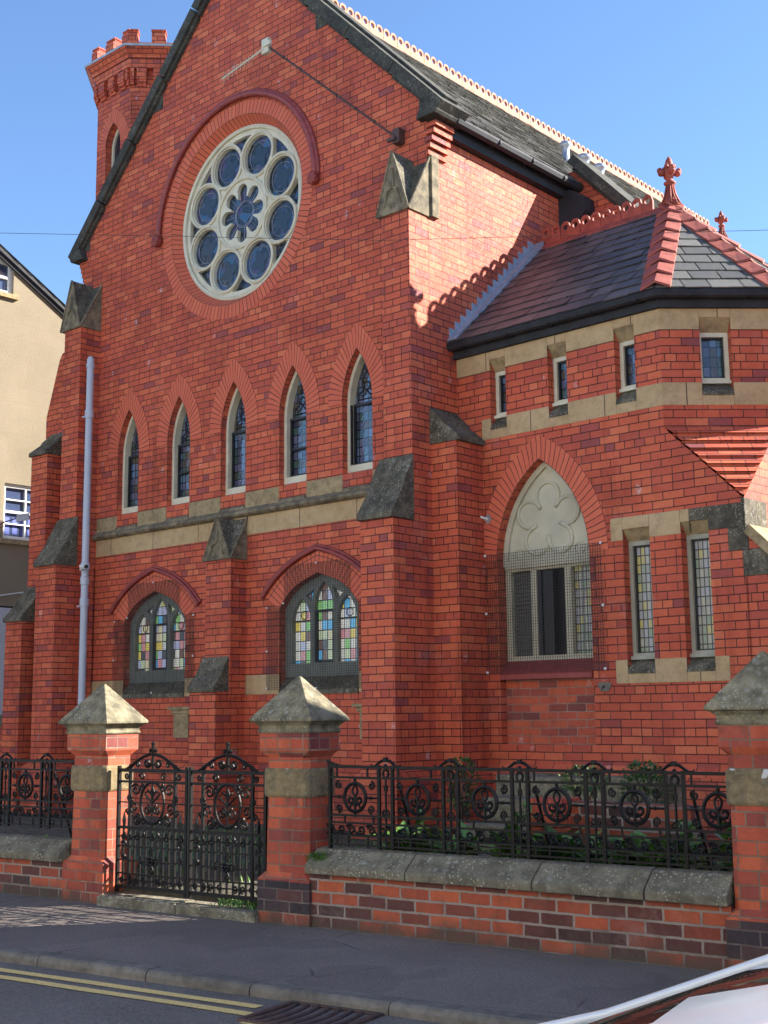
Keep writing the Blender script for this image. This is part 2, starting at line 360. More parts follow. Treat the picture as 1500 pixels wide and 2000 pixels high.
def glass(name, col, rough=.08, cells=None, pal=None, emit=0, spec=.6, lead=.006):
    t = MT(name); t.set(Roughness=rough); t.b.inputs['Specular IOR Level'].default_value = spec
    if cells:
        b = t.brick(t.co('UV'), cells[0], cells[1], lead, off=0, smooth=0)
        k = len(pal); c = t.ramp(b.outputs[0], [((i+.0)/k, p) for i, p in enumerate(pal)], 'CONSTANT')
        n = t.noise(70, 3, .6); c = t.mix(t.math('MULTIPLY', n, .5), c, t.mix(1, c, (.5,.5,.5,1), 'MULTIPLY'))
        col_ = t.mix(b.outputs[1], c, (.012,.012,.014,1)); t.color(col_)
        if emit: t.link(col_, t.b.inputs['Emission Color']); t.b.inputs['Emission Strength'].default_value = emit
        t.bump(t.noise(25, 2, .5), .004)
    else: t.color((*col, 1)); t.bump(t.noise(9, 2, .5), .004)
    return t.m
BRIGHT = [(.46,.45,.4),(.09,.31,.52),(.5,.4,.1),(.18,.38,.13),(.42,.2,.22),(.5,.49,.45),(.31,.33,.46),(.46,.42,.28),(.12,.07,.06),(.36,.42,.28),(.42,.42,.4),(.06,.07,.08)]
M['glass_bright'] = glass('coloured_quarry_glass', 0, cells=(.092,.118), pal=BRIGHT, emit=.28)  # emission stands in for sunlight coming through from the far side
M['glass_dull'] = glass('dim_coloured_glass', 0, cells=(.075,.105), pal=[(.05,.055,.09),(.06,.1,.09),(.1,.1,.17),(.13,.2,.33),(.09,.075,.06),(.08,.15,.22),(.13,.13,.2)], spec=.9)  # leaded colours, lightened to stand for sky reflected in the panes
M['glass_pale'] = glass('obscured_quarry_glass', 0, cells=(.05,.092), pal=[(.2,.2,.17),(.26,.25,.2),(.3,.26,.1),(.16,.2,.14),(.22,.22,.24),(.2,.2,.18)], rough=.35, emit=.12)  # faint glow put into the panes, as if light passed through
M['glass_dark'] = glass('dark_pane', (.02,.025,.04), .05, spec=.8)
def rose_glass():
    t = MT('blue_rose_glass'); vo = t.node('ShaderNodeTexVoronoi'); t.link(t.co('Object'), vo.inputs['Vector']); vo.inputs['Scale'].default_value = 8.5
    ve = t.node('ShaderNodeTexVoronoi'); ve.feature = 'DISTANCE_TO_EDGE'; t.link(t.co('Object'), ve.inputs['Vector']); ve.inputs['Scale'].default_value = 8.5
    sc = t.node('ShaderNodeSeparateColor'); t.link(vo.outputs['Color'], sc.inputs[0])
    c = t.ramp(sc.outputs[0], [(0, (.015,.024,.034)), (.3, (.025,.05,.1)), (.5, (.035,.075,.17)), (.65, (.055,.045,.11)), (.8, (.03,.1,.2)), (.92, (.02,.035,.055))], 'CONSTANT')
    t.color(t.mix(t.ramp(ve.outputs['Distance'], [(.02, 1), (.035, 0)]), c, (.1,.1,.1,1))); t.set(Roughness=.15); t.bump(t.noise(20, 2, .5), .004)
    return t.m
M['glass_rose'] = rose_glass()
M['glass_petal'] = glass('slate_blue_petal_glass', (.018,.03,.038), .2)
M['glass_house'] = glass('sash_glass', (.05,.07,.14), .05, spec=.8)
M['curtain'] = plain('blue_blind', (.1,.13,.42), .8)
def leafm(name, a, b):
    t = MT(name); oi = t.node('ShaderNodeNewGeometry'); t.color(t.ramp(oi.outputs['Random Per Island'], [(0, a), (1, b)])); t.set(Roughness=.45)
    t.b.inputs['Subsurface Weight'].default_value = .0; return t.m
M['leaf'] = leafm('garden_leaf', (.03,.11,.02), (.15,.3,.05)); M['leaf_dark'] = leafm('shrub_leaf', (.03,.075,.022), (.08,.15,.04)); M['grass'] = leafm('grass_blade', (.04,.12,.02), (.14,.26,.06))

# ------------------------------------------------------------------ shapes
def parch(cx, hw, z0, zs, rise, n=10, d=0.0):
    """pointed arch outline (ccw), d shrinks it concentrically"""
    rr = (rise*rise+hw*hw)/(2*hw); c = rr-hw; r_ = rr-d; h = hw-d; top = math.sqrt(max(r_*r_-c*c, 1e-6)); amax = math.atan2(top, c)
    right = [(cx-c+r_*math.cos(amax*i/n), zs+r_*math.sin(amax*i/n)) for i in range(n+1)]
    left = [(2*cx-a, z) for a, z in reversed(right[:-1])]
    return [(cx-h, z0+d), (cx+h, z0+d)]+right+left
def parch_curve(cx, hw, zs, rise, n=12, d=0.0):
    return list(reversed(parch(cx, hw, 0, zs, rise, n, d)[2:]))
def circ(cx, cz, rad, n=48, a0=0): return [(cx+rad*math.cos(a0+2*math.pi*i/n), cz+rad*math.sin(a0+2*math.pi*i/n)) for i in range(n)]
def foil(cx, cz, k, d, rl, rc, a0, n=96):
    out = []
    for i in range(n):
        th = 2*math.pi*i/n; m = round((th-a0)/(2*math.pi/k)); de = th-a0-m*2*math.pi/k; q = rl*rl-(d*math.sin(de))**2
        rr = d*math.cos(de)+math.sqrt(q) if q > 0 and math.cos(de) > 0 else rc
        out.append((cx+max(rr, rc)*math.cos(th), cz+max(rr, rc)*math.sin(th)))
    return out
def slab_courses(mb, bl, br, tl, tr, n, lift=.014, w=.27, jit=0):
    """lapped courses on a roof plane, every slate its own slightly uneven leaf"""
    bl, br, tl, tr = map(Vector, (bl, br, tl, tr)); nr = (br-bl).cross(tl-bl).normalized(); ud = (br-bl).normalized(); vd = nr.cross(ud)
    q_ = random.Random(int(abs(bl.x*31+bl.y*17)*10))
    for i in range(n):
        t0, t1 = i/n, (i+1)/n; L0, L1 = bl.lerp(tl, t0), bl.lerp(tl, t1); R0, R1 = br.lerp(tr, t0), br.lerp(tr, t1)
        hh = (L1-L0).dot(vd); cl = lambda x, t_: min(max(x, (bl.lerp(tl, t_)-bl).dot(ud)), (br.lerp(tr, t_)-bl).dot(ud))
        x = -w*(.5 if i % 2 else 1)+q_.uniform(-.03, .03)*w; xe = (br-bl).length
        base = bl+vd*((L0-bl).dot(vd))
        while x < xe:
            ww = w*q_.uniform(.88, 1.1); a0, a1 = cl(x+.006, t0), cl(x+ww-.006, t0); b0, b1 = cl(x+.006, t1), cl(x+ww-.006, t1); x += ww
            if a1-a0 < .01: continue
            l0, l1 = lift*q_.uniform(.7, 1.35), lift*q_.uniform(.7, 1.35); d0, d1 = q_.uniform(-.012, .006), q_.uniform(-.012, .006)
            A, B_ = base+ud*a0+nr*l0+vd*d0, base+ud*a1+nr*l1+vd*d1; C, D_ = base+ud*b1+nr*.002+vd*hh, base+ud*b0+nr*.002+vd*hh
            k = len(mb.v); e = nr*.011; mb.v += [A, B_, C, D_, A-e, B_-e]
            mb.f += [(k, k+1, k+2, k+3), (k+4, k+5, k+1, k)]; mb.mi += [mb.cur]*2
        # bedding under the slates
        mb.face([L0-nr*.02, R0-nr*.02, R1-nr*.02, L1-nr*.02])
def weather(mb, fr, a0, a1, wf, wb, zl, zh, over=.045):
    """sloped stone offset: front lip at wf-over, back at wb; made of two lapped slabs"""
    m = .47; wm, zm = lerp(wf, wb, m), lerp(zl, zh, m)
    pr = [(wf-over, zl-.005), (wf-over, zl+.05), (wm, zm+.03), (wm, zm+.052), (wb, zh+.02), (wb, zl-.005)]
    R0 = [fr.p(a0-.02, q, z) for q, z in pr]; R1 = [fr.p(a1+.02, q, z) for q, z in pr]
    mb.face(R0[::-1]); mb.face(R1)
    for i in range(6): mb.face([R0[i], R1[i], R1[(i+1)%6], R0[(i+1)%6]][::-1])
def gablet(mb, fr, xL, xR, yF, yB, z0, z1, both=False):
    """stone cap: a front gable and a right-hand side gable meeting in a valley over the corner"""
    xm = (xL+xR)/2; P = fr.p; o = .03
    pf, c, I = P(xm, yF-o, z1), P(xR+o*.6, yF-o, z0), P(xm, yB, z1); ps = P(xR+o*.6, yB, z1); L = P(xL-o, yF-o, z0); Lb = P(xL-o, yB, z0); cb = P(xR+o*.6, yB, z0)
    mb.face([L, c, pf]); mb.face([c, cb, ps]); mb.cur = 1; mb.face([pf, c, I]); mb.face([ps, I, c]); mb.face([L, pf, I, Lb]); mb.cur = 0; mb.face([Lb, cb, c, L])
    # raised margins along the slopes
    for A, B in ((L, pf), (pf, c), (c, ps)):
        mb.tube([A, B], .018, 5)
    # sunk leaf carving on the front
    mb.tube([P(xm+.01, yF-o-.004, lerp(z0,z1,.72)), P(xm+.015, yF-o-.01, lerp(z0,z1,.42))], [.012,.03], 6)
    for q in (-1, 1): mb.tube([P(xm+.015, yF-o-.004, lerp(z0,z1,.42)), P(xm+q*.07, yF-o-.008, lerp(z0,z1,.36)), P(xm+q*.13, yF-o-.004, lerp(z0,z1,.12))], [.014,.02,.012], 6)

YF, YP, YA = 10.61, 10.276, 9.94
XR, XL, CX = -8.713, -15.41, -12.06
# ================================================================== GROUND
KF = Fr(-7.67, 4.76, 9.3)          # kerb frame: w=0 back of the kerb, w<0 towards the road
BF = Fr(-9.17, 6.22, 7.02)         # boundary line frame
def quad_ground(name, pts, z, mat, kind='structure'):
    mb = MB(); mb.face([(x, y, z) for x, y in pts]); o = mb.build(name, mat); o['kind'] = kind; return o
g = MB(); g.face([(-600,-600,-.075),(600,-600,-.075),(600,600,-.075),(-600,600,-.075)]); o = g.build('ground', M['soil']); o['kind'] = 'structure'
g = MB(); P = KF.p; g.face([P(-80,-9,-.06), P(80,-9,-.06), P(80,-.12,-.06), P(-80,-.12,-.06)]); o = g.build('road', M['road']); o['kind'] = 'structure'
g = MB(); B = BF.p; g.face([P(-80,-.005,0), P(80,-.005,0), B(80,.25,0), B(-80,.25,0)]); o = g.build('pavement', M['pave']); o['kind'] = 'structure'
g = MB(); g.face([P(-80,-12,.0), P(80,-12,.0), P(80,-9.15,.0), P(-80,-9.15,.0)]); g.box(KF,-80,80,-9.15,-9,-.07,.004); o = g.build('far_pavement', M['pave']); o['kind'] = 'structure'
g = MB()
a = -14.3; k = 0
while a < 30:
    L = .92 if k % 3 else .78
    pr = [(-.135,-.075),(-.135,-.028),(-.125,-.006),(-.105,.004),(0,.006),(0,-.075)]
    A = [P(a+.004, q, z) for q, z in pr]; C = [P(a+L-.004, q+.002*math.sin(k), z+.002*math.sin(k*2.3)) for q, z in pr]
    g.face(A[::-1]); g.face(C)
    for i in range(6): g.face([A[i], C[i], C[(i+1)%6], A[(i+1)%6]][::-1])
    a += L; k += 1
o = g.build('kerb', M['kerb']); o['kind'] = 'structure'
g = MB()
for w_, e in ((-.325, 2.42), (-.475, 2.5)):
    n = 60
    for i in range(n):
        a0, a1 = lerp(-22, e, i/n), lerp(-22, e, (i+1)/n); j = lambda q: .004*math.sin(q*5.1+w_*30)
        g.face([P(a0, w_-.04+j(a0), -.055), P(a1, w_-.04+j(a1), -.055), P(a1, w_+.035+j(a1+1), -.055), P(a0, w_+.035+j(a0+1), -.055)])
g.face([P(2.55,-.66,-.055), P(3.2,-.66,-.055), P(3.2,-.645,-.055), P(2.55,-.63,-.055)])
o = g.build('yellow_lines', M['yellow']); o['kind'] = 'structure'
# drain grate
t = thing('drain_grate', P(2.8,-.35,-.06), 'rusty iron gully grate with curved bars beside the kerb', 'drain cover')
g = MB()
for q in (2.50, 3.06): g.box(KF, q, q+.04, -.60, -.17, -.075, -.045)
for q in (-.62, -.17): g.box(KF, 2.50, 3.10, q, q+.03, -.075, -.047)
g.build('frame', M['rust'], t, bevel=.004)
g = MB()
for i in range(7):
    s0 = 2.56+i*.07; g.tube([P(s0+.03*math.sin(k/6*math.pi), lerp(-.59,-.17,k/6), -.058) for k in range(7)], .014, 6)
g.build('bars', M['rust'], t, smooth=True)
# garden ground
g = MB(); g.face([B(-60,.25,.12), B(40,.25,.12), (25,11.3,.2), (-60,11.3,.2)]); g.box(BF,-60,40,.24,.25,-.05,.12)
o = g.build('garden_soil', M['soil']); o['kind'] = 'structure'
g = MB(); g.face([B(.6,.45,.124), B(2.1,.45,.124), B(3.2,3.4,.15), B(.4,3.4,.15)]); o = g.build('gravel_path', M['kerb']); o['kind'] = 'structure'

# ================================================================== CHURCH
church = thing('church', (-12.06, 10.6, 0), 'tall red brick church with a round rose window, steep gable and slate roofs', 'church')
def part(mb, name, m, parent=None, **k):
    if name in ('buttress_weathering', 'pier_gablet', 'buttress_gablet', 'stone_band', 'blackened_stone', 'gable_coping', 'vent_stone', 'string_course', 'shoulder_coping'): k.setdefault('bevel', .007)
    return mb.build(name, M[m] if isinstance(m, str) else m, parent or church, **k)
# --- openings of the gable wall
LAN = [-14.25, -13.14, -12.03, -10.93, -9.84]
LH, LZ0, LZS, LR = .24, 4.29, 5.14, .64
LOW = [-13.60, -10.50]; BH = .655
def low_arch(cx, hw, zt, dz1, dz2, p=4, n=14, z0=None):
    pts = [(cx+hw*math.cos(math.pi*i/(2*n)), 0) for i in range(0)]
    right = []
    for i in range(n+1):
        tt = math.cos(math.pi/2*i/n)   # 1..0
        right.append((cx+hw*tt, zt-dz1*tt-dz2*tt**p))
    left = [(2*cx-a, z) for a, z in reversed(right[:-1])]
    if z0 is None: return right+left
    return [(cx-hw, z0), (cx+hw, z0)]+right+left
ZC = 8.15
holes = [parch(x, LH, LZ0, LZS, LR) for x in LAN]+[low_arch(x, BH, 3.15, .2, .2, 4, z0=1.75) for x in LOW]+[circ(CX, ZC, 1.30, 64)]
sl = 1.04
zE = 8.07
outer = [(XL, 0), (XR, 0), (XR, 8.36), (XR+.16, 8.36), (CX, 8.36+(XR+.16-CX)*sl), (XL-.16, 8.36), (XL, 8.36)]
mb = MB(); mb.wall(W0, outer, holes, YF, YF+.34, back=True)
for i in range(6):
    z = 7.87+H*i; e = .03*(i+1)
    mb.box(W0, XR-.2, XR+e, YF-.003, YF+.335, z, z+H-.024); mb.box(W0, XL-e, XL+.2, YF-.003, YF+.335, z, z+H-.006)
part(mb, 'gable_wall', 'brick')
# voussoirs of all arches on the gable front
for x in LAN:
    mb = MB(); mb.strip(W0, parch_curve(x, LH, LZS, LR), parch_curve(x, LH, LZS, LR, d=-.235), YF-.005, YF+.02); part(mb, 'window_arch', 'vouss')
for x in LOW:
    mb = MB(); mb.strip(W0, low_arch(x, BH, 3.15, .2, .2, 4), low_arch(x, BH+.24, 3.41, .25, .24, 3), YF-.005, YF+.02); part(mb, 'window_arch', 'vouss')
    hood = [W0.p(a, YF-.03, z) for a, z in low_arch(x, BH+.29, 3.45, .27, .27, 3)]
    mb = MB(); mb.tube(hood, .028, 8); q = [W0.p(a, YF-.015, z) for a, z in low_arch(x, BH+.32, 3.49, .27, .28, 3)]; mb.tube(q, .018, 6); part(mb, 'hood_mould', 'glazed', smooth=True)
# ---------------- rose window
rose = MB(); rose.strip(W0, circ(CX, ZC, 1.30, 72)+[], circ(CX, ZC, 1.49, 72), YF-.005, None, closed=True)
rose.strip(W0, circ(CX, ZC, 1.20, 72), circ(CX, ZC, 1.30, 72), YF-.004, None, closed=True, wi=YF+.13)
rose_ring = part(rose, 'rose_brick_ring', 'vouss')
mb = MB(); arc = [W0.p(CX+1.56*math.cos(a), YF-.035, ZC+1.56*math.sin(a)) for a in [math.pi*i/40 for i in range(41)]]; mb.tube(arc, .04, 8)
mb.tube([W0.p(CX+1.60*math.cos(a), YF-.015, ZC+1.60*math.sin(a)) for a in [math.pi*i/40 for i in range(41)]], .03, 6)
for a in [math.pi*i/36 for i in range(1, 36)]:
    mb.tube([W0.p(CX+(1.56+d)*math.cos(a), YF-.045, ZC+(1.56+d)*math.sin(a)) for d in (-.04, .05)], .006, 4)
hm = part(mb, 'rose_hood_mould', 'glazed', smooth=True)
for s_ in (-1, 1):
    mb = MB(); c = W0.p(CX+s_*1.56, YF-.06, ZC-.05); mb.ball(c, .075, .07, .085)
    for i in range(8):
        a = i*math.pi/4; mb.ball(c+Vector((.055*math.cos(a), -.03, .06*math.sin(a))), .03, n=6, m=4)
    mb.ball(c+Vector((0,-.06,0)), .028, n=6, m=4); part(mb, 'carved_boss', 'glazed', smooth=True)
YT = YF+.15
rw = MB(); D8, R8, RC = .80, .315, .50
hs = []
cc = [(CX+D8*math.cos(R(22.5+45*i)), ZC+D8*math.sin(R(22.5+45*i))) for i in range(8)]
for c in cc: hs.append(circ(c[0], c[1], R8-.048, 36))
hs.append(foil(CX, ZC, 8, .315, .098, .235, R(0), 144))
# spandrel lights between the circles and the outer ring
for i in range(8):
    a = R(45*i); k1 = 1.08
    pts = []
    for t_ in range(7):
        b = a+R(lerp(-10.5, 10.5, t_/6)); pts.append((CX+k1*math.cos(b), ZC+k1*math.sin(b)))
    pts.append((CX+.86*math.cos(a), ZC+.86*math.sin(a))); hs.append(pts)
rw.wall(W0, circ(CX, ZC, 1.24, 96), hs, YT, YT+.08)
# raised rolls
for c in cc: rw.tube([W0.p(a, YT-.012, z) for a, z in circ(c[0], c[1], R8-.012, 36)], .022, 6, closed=True)
rw.tube([W0.p(a, YT-.012, z) for a, z in circ(CX, ZC, RC-.02, 48)], .024, 6, closed=True)
rw.tube([W0.p(a, YT-.02, z) for a, z in circ(CX, ZC, 1.175, 72)], .03, 6, closed=True)
rose_w = part(rw, 'rose_window', 'cream')
mb = MB(); mb.face([W0.p(a, YT+.055, z) for a, z in circ(CX, ZC, 1.23, 64)]); mb.build('stained_glass', M['glass_rose'], rose_w)
mb = MB()
for c in cc:   # four-petalled flower in each light
    mb = MB()
    for k in range(4):
        a = R(20+90*k); px, pz = c[0]+.085*math.cos(a), c[1]+.085*math.sin(a)
        mb.face([W0.p(px+.085*math.cos(b)*math.cos(a)-.062*math.sin(b)*math.sin(a), YT+.050-.0004*k, pz+.085*math.cos(b)*math.sin(a)+.062*math.sin(b)*math.cos(a)) for b in [2*math.pi*i/14 for i in range(14)]])
    mb.build('glass_flower', M['glass_petal'], rose_w)
mb = MB()
for k in range(8):
    a = R(45*k); mb.tube([W0.p(CX+.17*math.cos(a), YT+.045, ZC+.17*math.sin(a)), W0.p(CX+.37*math.cos(a), YT+.045, ZC+.37*math.sin(a))], .004, 4)
for rr in (.165, .185): mb.tube([W0.p(a, YT+.045, z) for a, z in circ(CX, ZC, rr, 32)], .005, 4, closed=True)
for c in cc: mb.tube([W0.p(a, YT+.045, z) for a, z in circ(c[0], c[1], .2, 28)], .004, 4, closed=True)
mb.build('leading', M['lead'], rose_w)
# ---------------- lancets
for i, x in enumerate(LAN):
    yt = YF+.085
    mb = MB(); mb.wall(W0, parch(x, LH+.02, LZ0, LZS, LR+.02), [parch(x, LH, LZ0+.06, LZS, LR, d=.045)], yt, yt+.11)
    win = part(mb, 'lancet_window', 'cream'); win.name = 'lancet_window'
    mb = MB(); inn = parch(x, LH, LZ0+.06, LZS, LR, d=.05)
    mb.face([W0.p(a, yt+.095, z) for a, z in inn]); mb.build('glass', M['glass_dull'], win)
    mb = MB()
    for q in ((x-.185, x-.165), (x+.165, x+.185)): mb.box(W0, q[0], q[1], yt+.055, yt+.09, LZ0+.12, 5.12)
    mb.box(W0, x-.185, x+.185, yt+.053, yt+.092, 5.12, 5.15); mb.box(W0, x-.185, x+.185, yt+.055, yt+.09, LZ0+.115, LZ0+.14)
    if i in (1, 3): mb.box(W0, x-.165, x+.165, yt+.053, yt+.09, 4.74, 4.765)
    if i in (4,): mb.box(W0, x-.19, x-.175, yt-.0, yt+.03, LZ0+.12, 5.13)
    # trefoil head tracery in lead
    mb.tube([W0.p(a, yt+.085, z) for a, z in circ(x, 5.36, .05, 16)], .008, 4, closed=True)
    for sgn in (-1, 1): mb.tube([W0.p(x+sgn*.15, yt+.085, 5.16), W0.p(x+sgn*.14, yt+.085, 5.27), W0.p(x+sgn*.06, yt+.085, 5.30), W0.p(x+sgn*.075, yt+.085, 5.42), W0.p(x, yt+.085, 5.55)], .009, 4)
    for sgn in (-1, 1): mb.tube([W0.p(x+sgn*.08, yt+.085, 5.22), W0.p(x, yt+.085, 5.30)], .006, 4)
    mb.tube([W0.p(x-.14, yt+.085, 5.2), W0.p(x+.14, yt+.085, 5.2)], .006, 4)
    mb.build('leading', M['dark'], win)
# ---------------- low traceried windows
for i, x in enumerate(LOW):
    yt = YF+.095
    o_ = low_arch(x, BH+.02, 3.17, .2, .2, 4, z0=1.9)
    hs = []
    lights = [(x-.375, .155, 2.87, 2.61), (x+.005, .155, 3.06, 2.75), (x+.385, .155, 2.87, 2.61)]
    for cx_, hw_, top, spr in lights:
        hs.append(parch(cx_, hw_, 2.09, spr, top-spr, 8))
    hs.append([(x-.30, 2.90), (x-.20, 2.825), (x-.15, 2.985)]); hs.append([(x+.315, 2.895), (x+.16, 2.985), (x+.21, 2.825)])
    mb = MB(); mb.wall(W0, o_, hs, yt, yt+.08); win = part(mb, 'stained_window', 'frame_dark'); win.name = 'traceried_window'
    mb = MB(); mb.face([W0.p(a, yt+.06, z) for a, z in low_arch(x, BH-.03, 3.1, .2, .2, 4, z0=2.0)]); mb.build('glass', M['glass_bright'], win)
    mb = MB()
    mb.box(W0, x-.152, x-.132, yt+.0, yt+.05, 2.09, 2.70); mb.box(W0, x+.142, x+.162, yt+.0, yt+.05, 2.09, 2.70)
    mb.box(W0, x-.152, x+.162, yt-.002, yt+.052, 2.69, 2.72); mb.box(W0, x-.132, x+.142, yt, yt+.05, 2.09, 2.115)
    for cx_, hw_, top, spr in lights[::2]:
        mb.box(W0, cx_-hw_+.002, cx_+hw_-.002, yt+.03, yt+.05, 2.60, 2.61)
        mb.tube([W0.p(a, yt+.05, z) for a, z in circ(cx_, 2.67, .05, 14)], .006, 4, closed=True)
    mb.build('casement', M['dark'], win)
    # steep dark sill, from the frame down to the wall face
    mb = MB(); pr = [(YF-.02, 1.72), (YF-.02, 1.77), (yt+.02, 1.96), (yt+.02, 1.72)]
    A = [W0.p(x-BH+.004, q, z) for q, z in pr]; C = [W0.p(x+BH-.004, q, z) for q, z in pr]; mb.face(A[::-1]); mb.face(C)
    for k in range(4): mb.face([A[k], C[k], C[(k+1)%4], A[(k+1)%4]][::-1])
    mb.build('sill', M['stone_dark'], win)
    # wire guard
    mb = MB(); yg = YF-.025; step = .028; x0, x1 = x-.86, x+.86
    def ztop(a):
        d = abs(a-x); return 3.0 if d > .56 else 3.28
    k = 0; a = x0
    while a <= x1: mb.box(W0, a, a+.003, yg, yg+.0035, 1.78, ztop(a)-(.2 if abs(a-x) > .56 else 0)); a += step
    z = 1.78
    while z < 3.28:
        hw_ = .86 if z < 2.8 else .56
        mb.box(W0, x-hw_, x+hw_, yg+.0036, yg+.007, z, z+.003); z += step
    for q in ((x-.85, 1.8), (x+.85, 1.8), (x-.85, 2.78), (x+.85, 2.78), (x-.56, 2.82), (x+.56, 2.82), (x, 3.27), (x-.85, 2.25), (x+.85, 2.25), (x, 1.79)):
        mb.cur = 1; mb.ball(W0.p(q[0], yg-.006, q[1]), .013, n=8, m=5); mb.cur = 0
    mb.build('wire_guard', [M['wire'], M['white']], win)
# dark rooms behind
mb = MB(); mb.box(W0, XL+.3, XR-.36, YF+.36, YF+.4, .3, 7.6); mb.box(W0, CX-1.5, CX+1.5, YF+.36, YF+.4, 7.6, 9.6); part(mb, 'inner_wall', 'inside')
# ---------------- string course and bands
def seg_band(name, z0, z1, proud, m, gaps, x0=XL+.02, x1=-9.14):
    xs = [x0]
    for a, b in gaps: xs += [a, b]
    xs.append(x1)
    for k in range(0, len(xs), 2):
        if xs[k+1]-xs[k] > .02: mb = MB(); mb.box(W0, xs[k], xs[k+1], YF-proud, YF+.03, z0, z1); part(mb, name, m)
seg_band('stone_band', 3.73, 3.985, .006, 'stone', [])
seg_band('stone_band', 4.03, 4.28, .006, 'stone_plain', [(x-LH, x+LH) for x in LAN])
seg_band('stone_band', 1.73, 1.97, .006, 'stone', [(x-BH, x+BH) for x in LOW])
mb = MB(); pr = [(YF-.075, 3.985), (YF-.09, 4.0), (YF-.085, 4.025), (YF-.05, 4.05), (YF-.007, 4.085), (YF+.01, 4.085), (YF+.01, 3.97), (YF-.045, 3.965)]
A = [W0.p(XL+.45, q, z) for q, z in pr]; C = [W0.p(-9.15, q, z) for q, z in pr]; mb.face(A[::-1]); mb.face(C)
for k in range(len(pr)): mb.face([A[k], C[k], C[(k+1)%len(pr)], A[(k+1)%len(pr)]][::-1])
part(mb, 'string_course', 'stone_gab')
for x in LAN:
    mb = MB(); pr = [(YF-.03, 4.05), (YF-.03, 4.09), (YF+.2, 4.31), (YF+.2, 4.05)]
    A = [W0.p(x-LH+.003, q, z) for q, z in pr]; C = [W0.p(x+LH-.003, q, z) for q, z in pr]; mb.face(A[::-1]); mb.face(C)
    for k in range(4): mb.face([A[k], C[k], C[(k+1)%4], A[(k+1)%4]][::-1])
    part(mb, 'lancet_sill', 'stone_gab')
# vents under the low windows
for x in (-13.02, -9.7):
    mb = MB(); mb.box(W0, x-.22, x+.26, YF-.05, YF+.02, 1.56, 1.60); mb.box(W0, x-.17, x+.21, YF-.025, YF+.02, 1.51, 1.56); mb.box(W0, x-.13, x+.17, YF-.012, YF+.02, 1.2, 1.51)
    part(mb, 'vent_stone', 'stone_plain')
# ---------------- plinth
mb = MB()
def plinth(mb, fr, a0, a1, wf, z=.9, d=.09, el=0.0, er=0.0):
    pr = [(wf-d, 0), (wf-d, z-.09), (wf-.003, z), (wf+.05, z), (wf+.05, 0)]
    A = [fr.p(a0-el*(1 if i < 2 else 0), q, zz) for i, (q, zz) in enumerate(pr)]; C = [fr.p(a1+er*(1 if i < 2 else 0), q, zz) for i, (q, zz) in enumerate(pr)]
    mb.face(A[::-1]); mb.face(C)
    for k in range(5): mb.face([A[k], C[k], C[(k+1)%5], A[(k+1)%5]][::-1])
SX = Fr(XR, 0, 90)                   # right-hand side wall: a = world Y
plinth(mb, W0, XL, -9.2, YF); plinth(mb, W0, -9.18, XR, YA, el=.09, er=.09); plinth(mb, SX, YA, 10.6, .0)
plinth(mb, W0, XR, -8.35, 10.6, er=.09); plinth(mb, Fr(-8.35,0,90), 10.6, 11.08, 0)
plinth(mb, W0, -12.27, -11.79, 10.14, el=.09, er=.09); plinth(mb, Fr(-11.79,0,90), 10.14, YF, 0)
plinth(mb, W0, XL, -14.95, YA, el=.09, er=.09); plinth(mb, Fr(-14.95,0,90), YA, YF, 0)
part(mb, 'plinth', 'brick')
# ---------------- piers and stepped buttresses
mb = MB(); mb.box(W0, -9.125, XR-.001, YP, YF-.001, 4.2, 7.13); part(mb, 'corner_pier', 'brick')
mb = MB(); mb.box(W0, -9.185, XR+.0015, YA, YF-.002, 0, 3.56); mb.box(W0, -9.185, XR+.0015, YP-.002, YF-.002, 3.56, 4.27); part(mb, 'corner_buttress', 'brick')
mb = MB(); weather(mb, W0, -9.185, XR, YA, YP, 3.56, 4.27); part(mb, 'buttress_weathering', 'stone_dark')
mb = MB(); gablet(mb, W0, -9.15, XR, YP, YF+.04, 7.11, 7.86); mb.box(SX, YF+.035, YF+.165, -.045, .1, 7.12, 7.87); part(mb, 'pier_gablet', [M['stone_gab'], M['stone_dark']])
mb = MB(); mb.box(W0, -15.40, -15.0, YP, YF+.1, 3.5, 7.1); part(mb, 'corner_pier', 'brick')
mb = MB(); mb.box(W0, -15.43, -14.955, YA, YP+.3, 0, 3.58); mb.box(W0, -15.43, -14.955, YP-.002, YF+.2, 3.58, 4.27); part(mb, 'corner_buttress', 'brick')
mb = MB(); weather(mb, W0, -15.43, -14.955, YA, YP, 3.58, 4.27); part(mb, 'buttress_weathering', 'stone_dark')
mb = MB(); gablet(mb, W0, -15.44, -15.0, YP, YF+.02, 7.09, 7.84); part(mb, 'pier_gablet', [M['stone_gab'], M['stone_dark']])
# side buttress on the right, against the wing
mb = MB(); mb.box(W0, XR-.1, -8.355, 10.6, 11.12, 0, 4.44); part(mb, 'side_buttress', 'brick')
mb = MB(); BFr = Fr(0, 0, 90); weather(mb, Fr(0,0,90), 10.6, 11.09, 8.355, 8.72, 4.44, 4.85); part(mb, 'buttress_weathering', 'stone_dark')
# middle buttress
mb = MB(); mb.box(W0, -12.235, -11.765, 10.35, YF+.1, 1.7, 3.42); mb.box(W0, -12.275, -11.785, 10.14, YF+.1, 0, 1.77); part(mb, 'middle_buttress', 'brick')
mb = MB(); weather(mb, W0, -12.255, -11.805, 10.14, 10.36, 1.77, 2.2); part(mb, 'buttress_weathering', 'stone_dark')
mb = MB(); gablet(mb, W0, -12.235, -11.765, 10.35, YF-.0, 3.41, 3.96); part(mb, 'buttress_gablet', [M['stone_gab'], M['stone_dark']])
